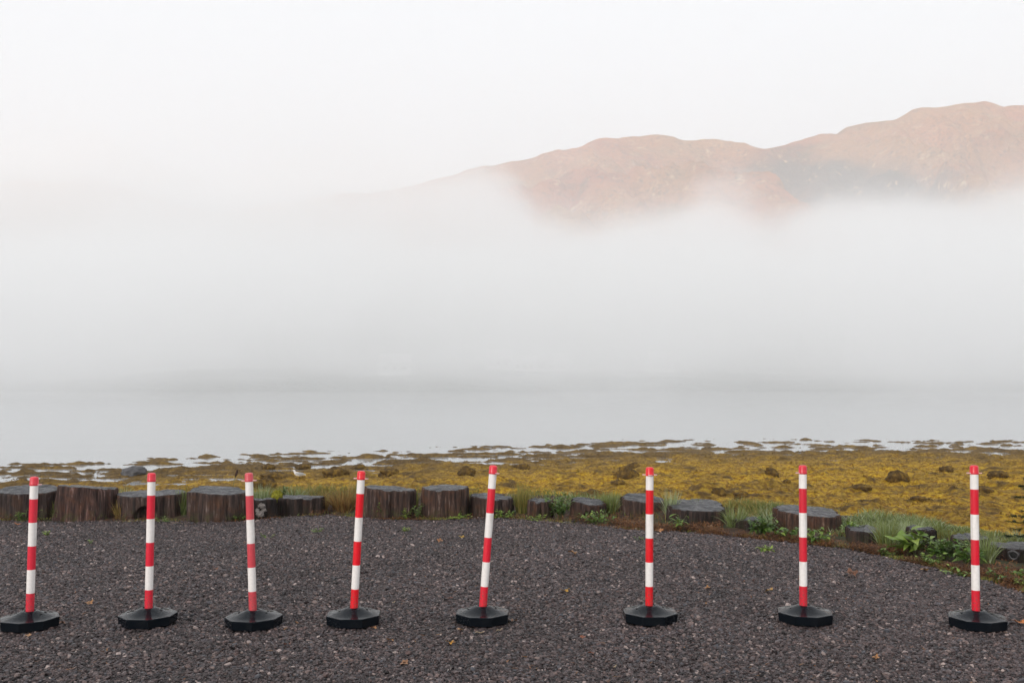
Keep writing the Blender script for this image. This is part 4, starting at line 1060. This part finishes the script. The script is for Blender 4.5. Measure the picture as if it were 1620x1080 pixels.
# ------------------------------------------------------------------ gull
def make_gull():
    c = on_beach(472, 758); k = c.y / F_PX; S = 21 * k / 0.46
    root = empty('gull', c); root.scale = (S, S, S)
    tag(root, 'white and grey gull standing on the seaweed, facing left', 'gull')
    mw = mat_simple('white_feathers', (0.72, 0.70, 0.68), 0.8, 0.2, 0.08); mg = mat_simple('grey_feathers', (0.34, 0.35, 0.36), 0.8, 0.2, 0.15)
    mo_ = mat_simple('yellow_bill', (0.5, 0.33, 0.05), 0.5)
    # spine from tail (+x) to head (-x): position and radii
    sp = [(0.26, 0.155, 0.012, 0.010), (0.20, 0.160, 0.030, 0.020), (0.12, 0.165, 0.048, 0.046), (0.03, 0.170, 0.062, 0.066), (-0.05, 0.185, 0.062, 0.068),
          (-0.10, 0.215, 0.048, 0.052), (-0.125, 0.250, 0.034, 0.037), (-0.140, 0.285, 0.030, 0.032), (-0.152, 0.305, 0.030, 0.030), (-0.170, 0.315, 0.026, 0.024), (-0.188, 0.314, 0.014, 0.014), (-0.196, 0.312, 0.004, 0.005)]
    P = np.array(sp); n = 20; V = []
    for i in range(len(P)):
        d = P[min(i + 1, len(P) - 1), :2] - P[max(i - 1, 0), :2]; d = d / np.linalg.norm(d); nx_, nz_2 = -d[1], d[0]
        for q in range(n):
            a = 2 * math.pi * q / n
            V.append((P[i, 0] + nx_ * P[i, 3] * math.sin(a), P[i, 2] * math.cos(a), P[i, 1] + nz_2 * P[i, 3] * math.sin(a)))
    cap0 = np.arange(n)[None, :]; cap1 = ((len(P) - 1) * n + np.arange(n))[None, ::-1]
    mesh_from('body', V, [grid_faces(len(P), n, True), cap0, cap1], mw, root)
    for s_ in (-1, 1):
        bm = bmesh.new(); bmesh.ops.create_uvsphere(bm, u_segments=20, v_segments=12, radius=1)
        for v in bm.verts:
            x = v.co.x; tp = 1.0 if x < 0 else (1 - 0.75 * x ** 1.4)
            v.co = Vector((0.07 + x * 0.165, s_ * (0.052 - 0.02 * max(x, 0)) + v.co.y * 0.016, 0.190 - 0.012 * x + v.co.z * 0.045 * tp))
        bm_obj('wing', bm, mg, root)
        bm = bmesh.new(); bmesh.ops.create_cone(bm, cap_ends=True, segments=8, radius1=0.006, radius2=0.008, depth=0.12); bm.transform(Matrix.Translation((-0.01, s_ * 0.028, 0.06)))
        for dx, dy in ((-0.05, 0.0), (-0.042, 0.022), (-0.042, -0.022)):
            f0 = bm.verts.new((-0.005, s_ * 0.028, 0.008)); f1 = bm.verts.new((-0.01 + dx, s_ * 0.028 + dy - 0.005, 0.002)); f2 = bm.verts.new((-0.01 + dx, s_ * 0.028 + dy + 0.005, 0.002)); bm.faces.new((f0, f1, f2))
        bm_obj('leg', bm, mo_, root)
        bm = bmesh.new(); bmesh.ops.create_uvsphere(bm, u_segments=8, v_segments=6, radius=0.005); bm.transform(Matrix.Translation((-0.168, s_ * 0.024, 0.320))); bm_obj('eye', bm, M_hole, root)
    bm = bmesh.new(); bmesh.ops.create_cone(bm, cap_ends=True, segments=10, radius1=0.010, radius2=0.002, depth=0.05)
    bm.transform(Matrix.Translation((-0.213, 0, 0.308)) @ Matrix.Rotation(-math.pi / 2 - 0.15, 4, 'Y')); bm_obj('bill', bm, mo_, root)
make_gull()

# dark dry seed stalk behind the tall brown stump
c = on_verge(369, 1.0); k = c.y / F_PX
M_seed = mat_simple('dark_seed_head', (0.045, 0.02, 0.015), 0.8)
sroot = empty('dry_seed_stalk', c); tag(sroot, 'dark brown dry seed head on a stalk behind the tall brown stump', 'plant')
bm = bmesh.new(); Hs = 42 * k; prev = None
for q in range(6):
    t = q / 5; p = Vector((0.05 * t * t, 0, Hs * t - 0.02)); ring = [bm.verts.new(p + Vector((0.003 * math.cos(b), 0.003 * math.sin(b), 0))) for b in (0, 2.09, 4.19)]
    if prev:
        for j in range(3): bm.faces.new((prev[j], prev[(j + 1) % 3], ring[(j + 1) % 3], ring[j]))
    prev = ring
bm_obj('stem', bm, M_stem, sroot)
blob('seed_head', (0.055, 0, Hs - 0.01), 0.014, (0.9, 0.9, 2.8), M_seed, sroot, 610, 0.5, 3, 3).rotation_euler = (0, 0.25, 0)

# ------------------------------------------------------------------ young spruce whose boughs reach in at the right edge
def spruce():
    c = on_verge(1692, 1.25); root = empty('young_spruce', c); tag(root, 'young dark green spruce whose bough tips reach in at the right edge', 'tree')
    M_needle = mat_leaf('spruce_needle', [(0.010, 0.022, 0.012), (0.022, 0.045, 0.022), (0.045, 0.075, 0.035)], 0.5, 0.1)
    M_tr = mat_simple('spruce_bark', (0.06, 0.04, 0.03), 0.9)
    bm = bmesh.new(); prev = None
    for q in range(12):
        t = q / 11; rr_ = 0.018 * (1 - t) + 0.003; ring = [bm.verts.new((rr_ * math.cos(b) + 0.01 * math.sin(5 * t), rr_ * math.sin(b), 0.80 * t - 0.03)) for b in [2 * math.pi * j / 8 for j in range(8)]]
        if prev:
            for j in range(8): bm.faces.new((prev[j], prev[(j + 1) % 8], ring[(j + 1) % 8], ring[j]))
        prev = ring
    bm_obj('trunk', bm, M_tr, root)
    Vs, Fs, hs = [], [], []; off = 0
    def needles(p0, p1, n):
        nonlocal off
        d = (p1 - p0)
        for q in range(n):
            t = random.random(); p = p0 + d * t; v = Vector((random.gauss(0, 1), random.gauss(0, 1), random.gauss(0, 1)))
            v = (v.normalized() * 0.8 + d.normalized() * 0.9).normalized() * random.uniform(0.012, 0.022); w = v.cross(Vector((0.3, 0.2, 1))).normalized() * 0.0020
            Vs.extend([p - w, p + w, p + v + w * 0.3, p + v - w * 0.3]); Fs.append([off, off + 1, off + 2, off + 3]); off += 4
            hs.extend([random.random()] * 4)
    for wh in range(9):
        z = 0.12 + 0.60 * wh / 8; L = 0.58 * (1 - 0.45 * wh / 8)
        for b in range(7):
            a = b * 0.9 + wh * 0.5 + random.uniform(-0.15, 0.15); l = L * random.uniform(0.8, 1.1)
            p0 = Vector((0, 0, z)); d = Vector((math.cos(a), math.sin(a), 0.12 + 0.2 * wh / 8)); prev = p0
            for s_ in range(6):
                nx_ = p0 + d * l * (s_ + 1) / 6 + Vector((0, 0, -0.10 * l * ((s_ + 1) / 6) ** 2)); needles(prev, nx_, 60)
                if s_ > 0 and s_ < 5:
                    for sd in (-1, 1):
                        side = Vector((math.cos(a + sd * 0.8), math.sin(a + sd * 0.8), 0.02)) * l * 0.33 * (1 - s_ / 6.5); needles(nx_, nx_ + side, 110)
                prev = nx_
    mesh_from('crown', np.array([v[:] for v in Vs]), np.array(Fs), M_needle, root, smooth=False, attrs={'hue': np.array(hs)})
spruce()

# ------------------------------------------------------------------ white houses on the far shore, all but lost in the fog
M_wall = mat_simple('white_harled_wall', (0.78, 0.76, 0.74), 0.9, 0.2, 0.04)
M_roof = mat_simple('slate_roof', (0.6, 0.58, 0.57), 0.7); M_pane = mat_simple('dark_window', (0.03, 0.03, 0.035), 0.2)
def house(px, Y, L, D, Hh, label):
    x = (px - CX) / F_PX * Y; z = hill_zf(x, Y)
    root = empty('house', (x, Y, z), random.uniform(-0.25, 0.25)); tag(root, label, 'house', 'white houses on the far shore')
    bm = bmesh.new(); w = [(-L / 2, -D / 2), (L / 2, -D / 2), (L / 2, D / 2), (-L / 2, D / 2)]
    lo = [bm.verts.new((a, b, -2)) for a, b in w]; hi = [bm.verts.new((a, b, Hh)) for a, b in w]
    g1, g2 = bm.verts.new((-L / 2, 0, Hh + D * 0.42)), bm.verts.new((L / 2, 0, Hh + D * 0.42))
    bm.faces.new((lo[0], lo[1], hi[1], hi[0])); bm.faces.new((lo[2], lo[3], hi[3], hi[2])); bm.faces.new((lo[1], lo[2], hi[2], g2, hi[1])); bm.faces.new((lo[3], lo[0], hi[0], g1, hi[3]))
    bm_obj('wall', bm, M_wall, root, False)
    bm = bmesh.new()
    for s_ in (-1, 1):
        e = [(-L / 2 - .3, s_ * (D / 2 + .4), Hh - 0.2), (L / 2 + .3, s_ * (D / 2 + .4), Hh - 0.2), (L / 2 + .3, 0, Hh + D * 0.42 + 0.15), (-L / 2 - .3, 0, Hh + D * 0.42 + 0.15)]
        a = [bm.verts.new(p) for p in e]; b = [bm.verts.new((p[0], p[1], p[2] + 0.25)) for p in e]
        bm.faces.new(b); bm.faces.new(list(reversed(a)))
        for q in range(4): bm.faces.new((a[q], a[(q + 1) % 4], b[(q + 1) % 4], b[q]))
    bmesh.ops.recalc_face_normals(bm, faces=bm.faces[:]); rf = bm_obj('roof', bm, M_roof, root, False)
    bm = bmesh.new(); bmesh.ops.create_cube(bm, size=1); bm.transform(Matrix.Translation((L / 2 - 0.5, 0, Hh + D * 0.42 + 0.6)) @ Matrix.Diagonal((0.7, 0.9, 1.6, 1))); bm_obj('chimney', bm, M_wall, rf, False)
    for q in (-0.3, 0.0, 0.3):
        bm = bmesh.new(); bmesh.ops.create_cube(bm, size=1); bm.transform(Matrix.Translation((q * L, -D / 2 - 0.01, Hh * 0.55)) @ Matrix.Diagonal((0.9, 0.08, 1.2, 1))); bm_obj('window', bm, M_pane, root, False)
house(625, 352, 11, 7, 4.2, 'leftmost pale house on the far shore, barely showing through fog')
house(790, 372, 9, 7, 4.4, 'pale house on the far shore right of the leaning post, higher than its neighbours')
house(832, 360, 8, 6, 3.0, 'small pale house in the middle of the far shore group')
house(872, 364, 13, 7, 3.2, 'long low pale house at the right of the far shore group')
house(1045, 368, 9, 7, 4.0, 'lone pale house in the fog above the three hook post')

# stray needles and bits of straw blown over the gravel
def stray():
    n = 1500; y = rng.uniform(4.6, 11.0, n); x = rng.uniform(-0.56, 0.56, n) * y
    ok = (y < edge_y(x) - 0.02) & (rng.random(n) < 0.35 + 0.5 * sst(-0.2, 0.4, fbm(x * 1.3, y * 1.3, 0, 3, 191))); x, y = x[ok], y[ok]; n = len(x)
    z = gravel_z(x, y) + rng.uniform(0.008, 0.016, n); L = rng.uniform(0.008, 0.04, n); W = rng.uniform(0.002, 0.010, n); th = rng.uniform(0, 6.283, n)
    dx, dy = np.cos(th), np.sin(th); V = np.zeros((n, 4, 3))
    for k, (f, s_) in enumerate([(-.5, -.5), (.5, -.2), (.5, .2), (-.5, .5)]):
        V[:, k, 0] = x + dx * L * f - dy * W * s_; V[:, k, 1] = y + dy * L * f + dx * W * s_; V[:, k, 2] = z + 0.004 * (f > 0)
    o = mesh_from('plant_debris', V.reshape(-1, 3), np.arange(n * 4).reshape(-1, 4), M_litter, attrs={'hue': np.repeat(rng.uniform(0.2, 1, n), 4)})
    tag(o, 'small brown needles and leaf scraps scattered over the gravel', 'debris', kind='stuff')
stray()
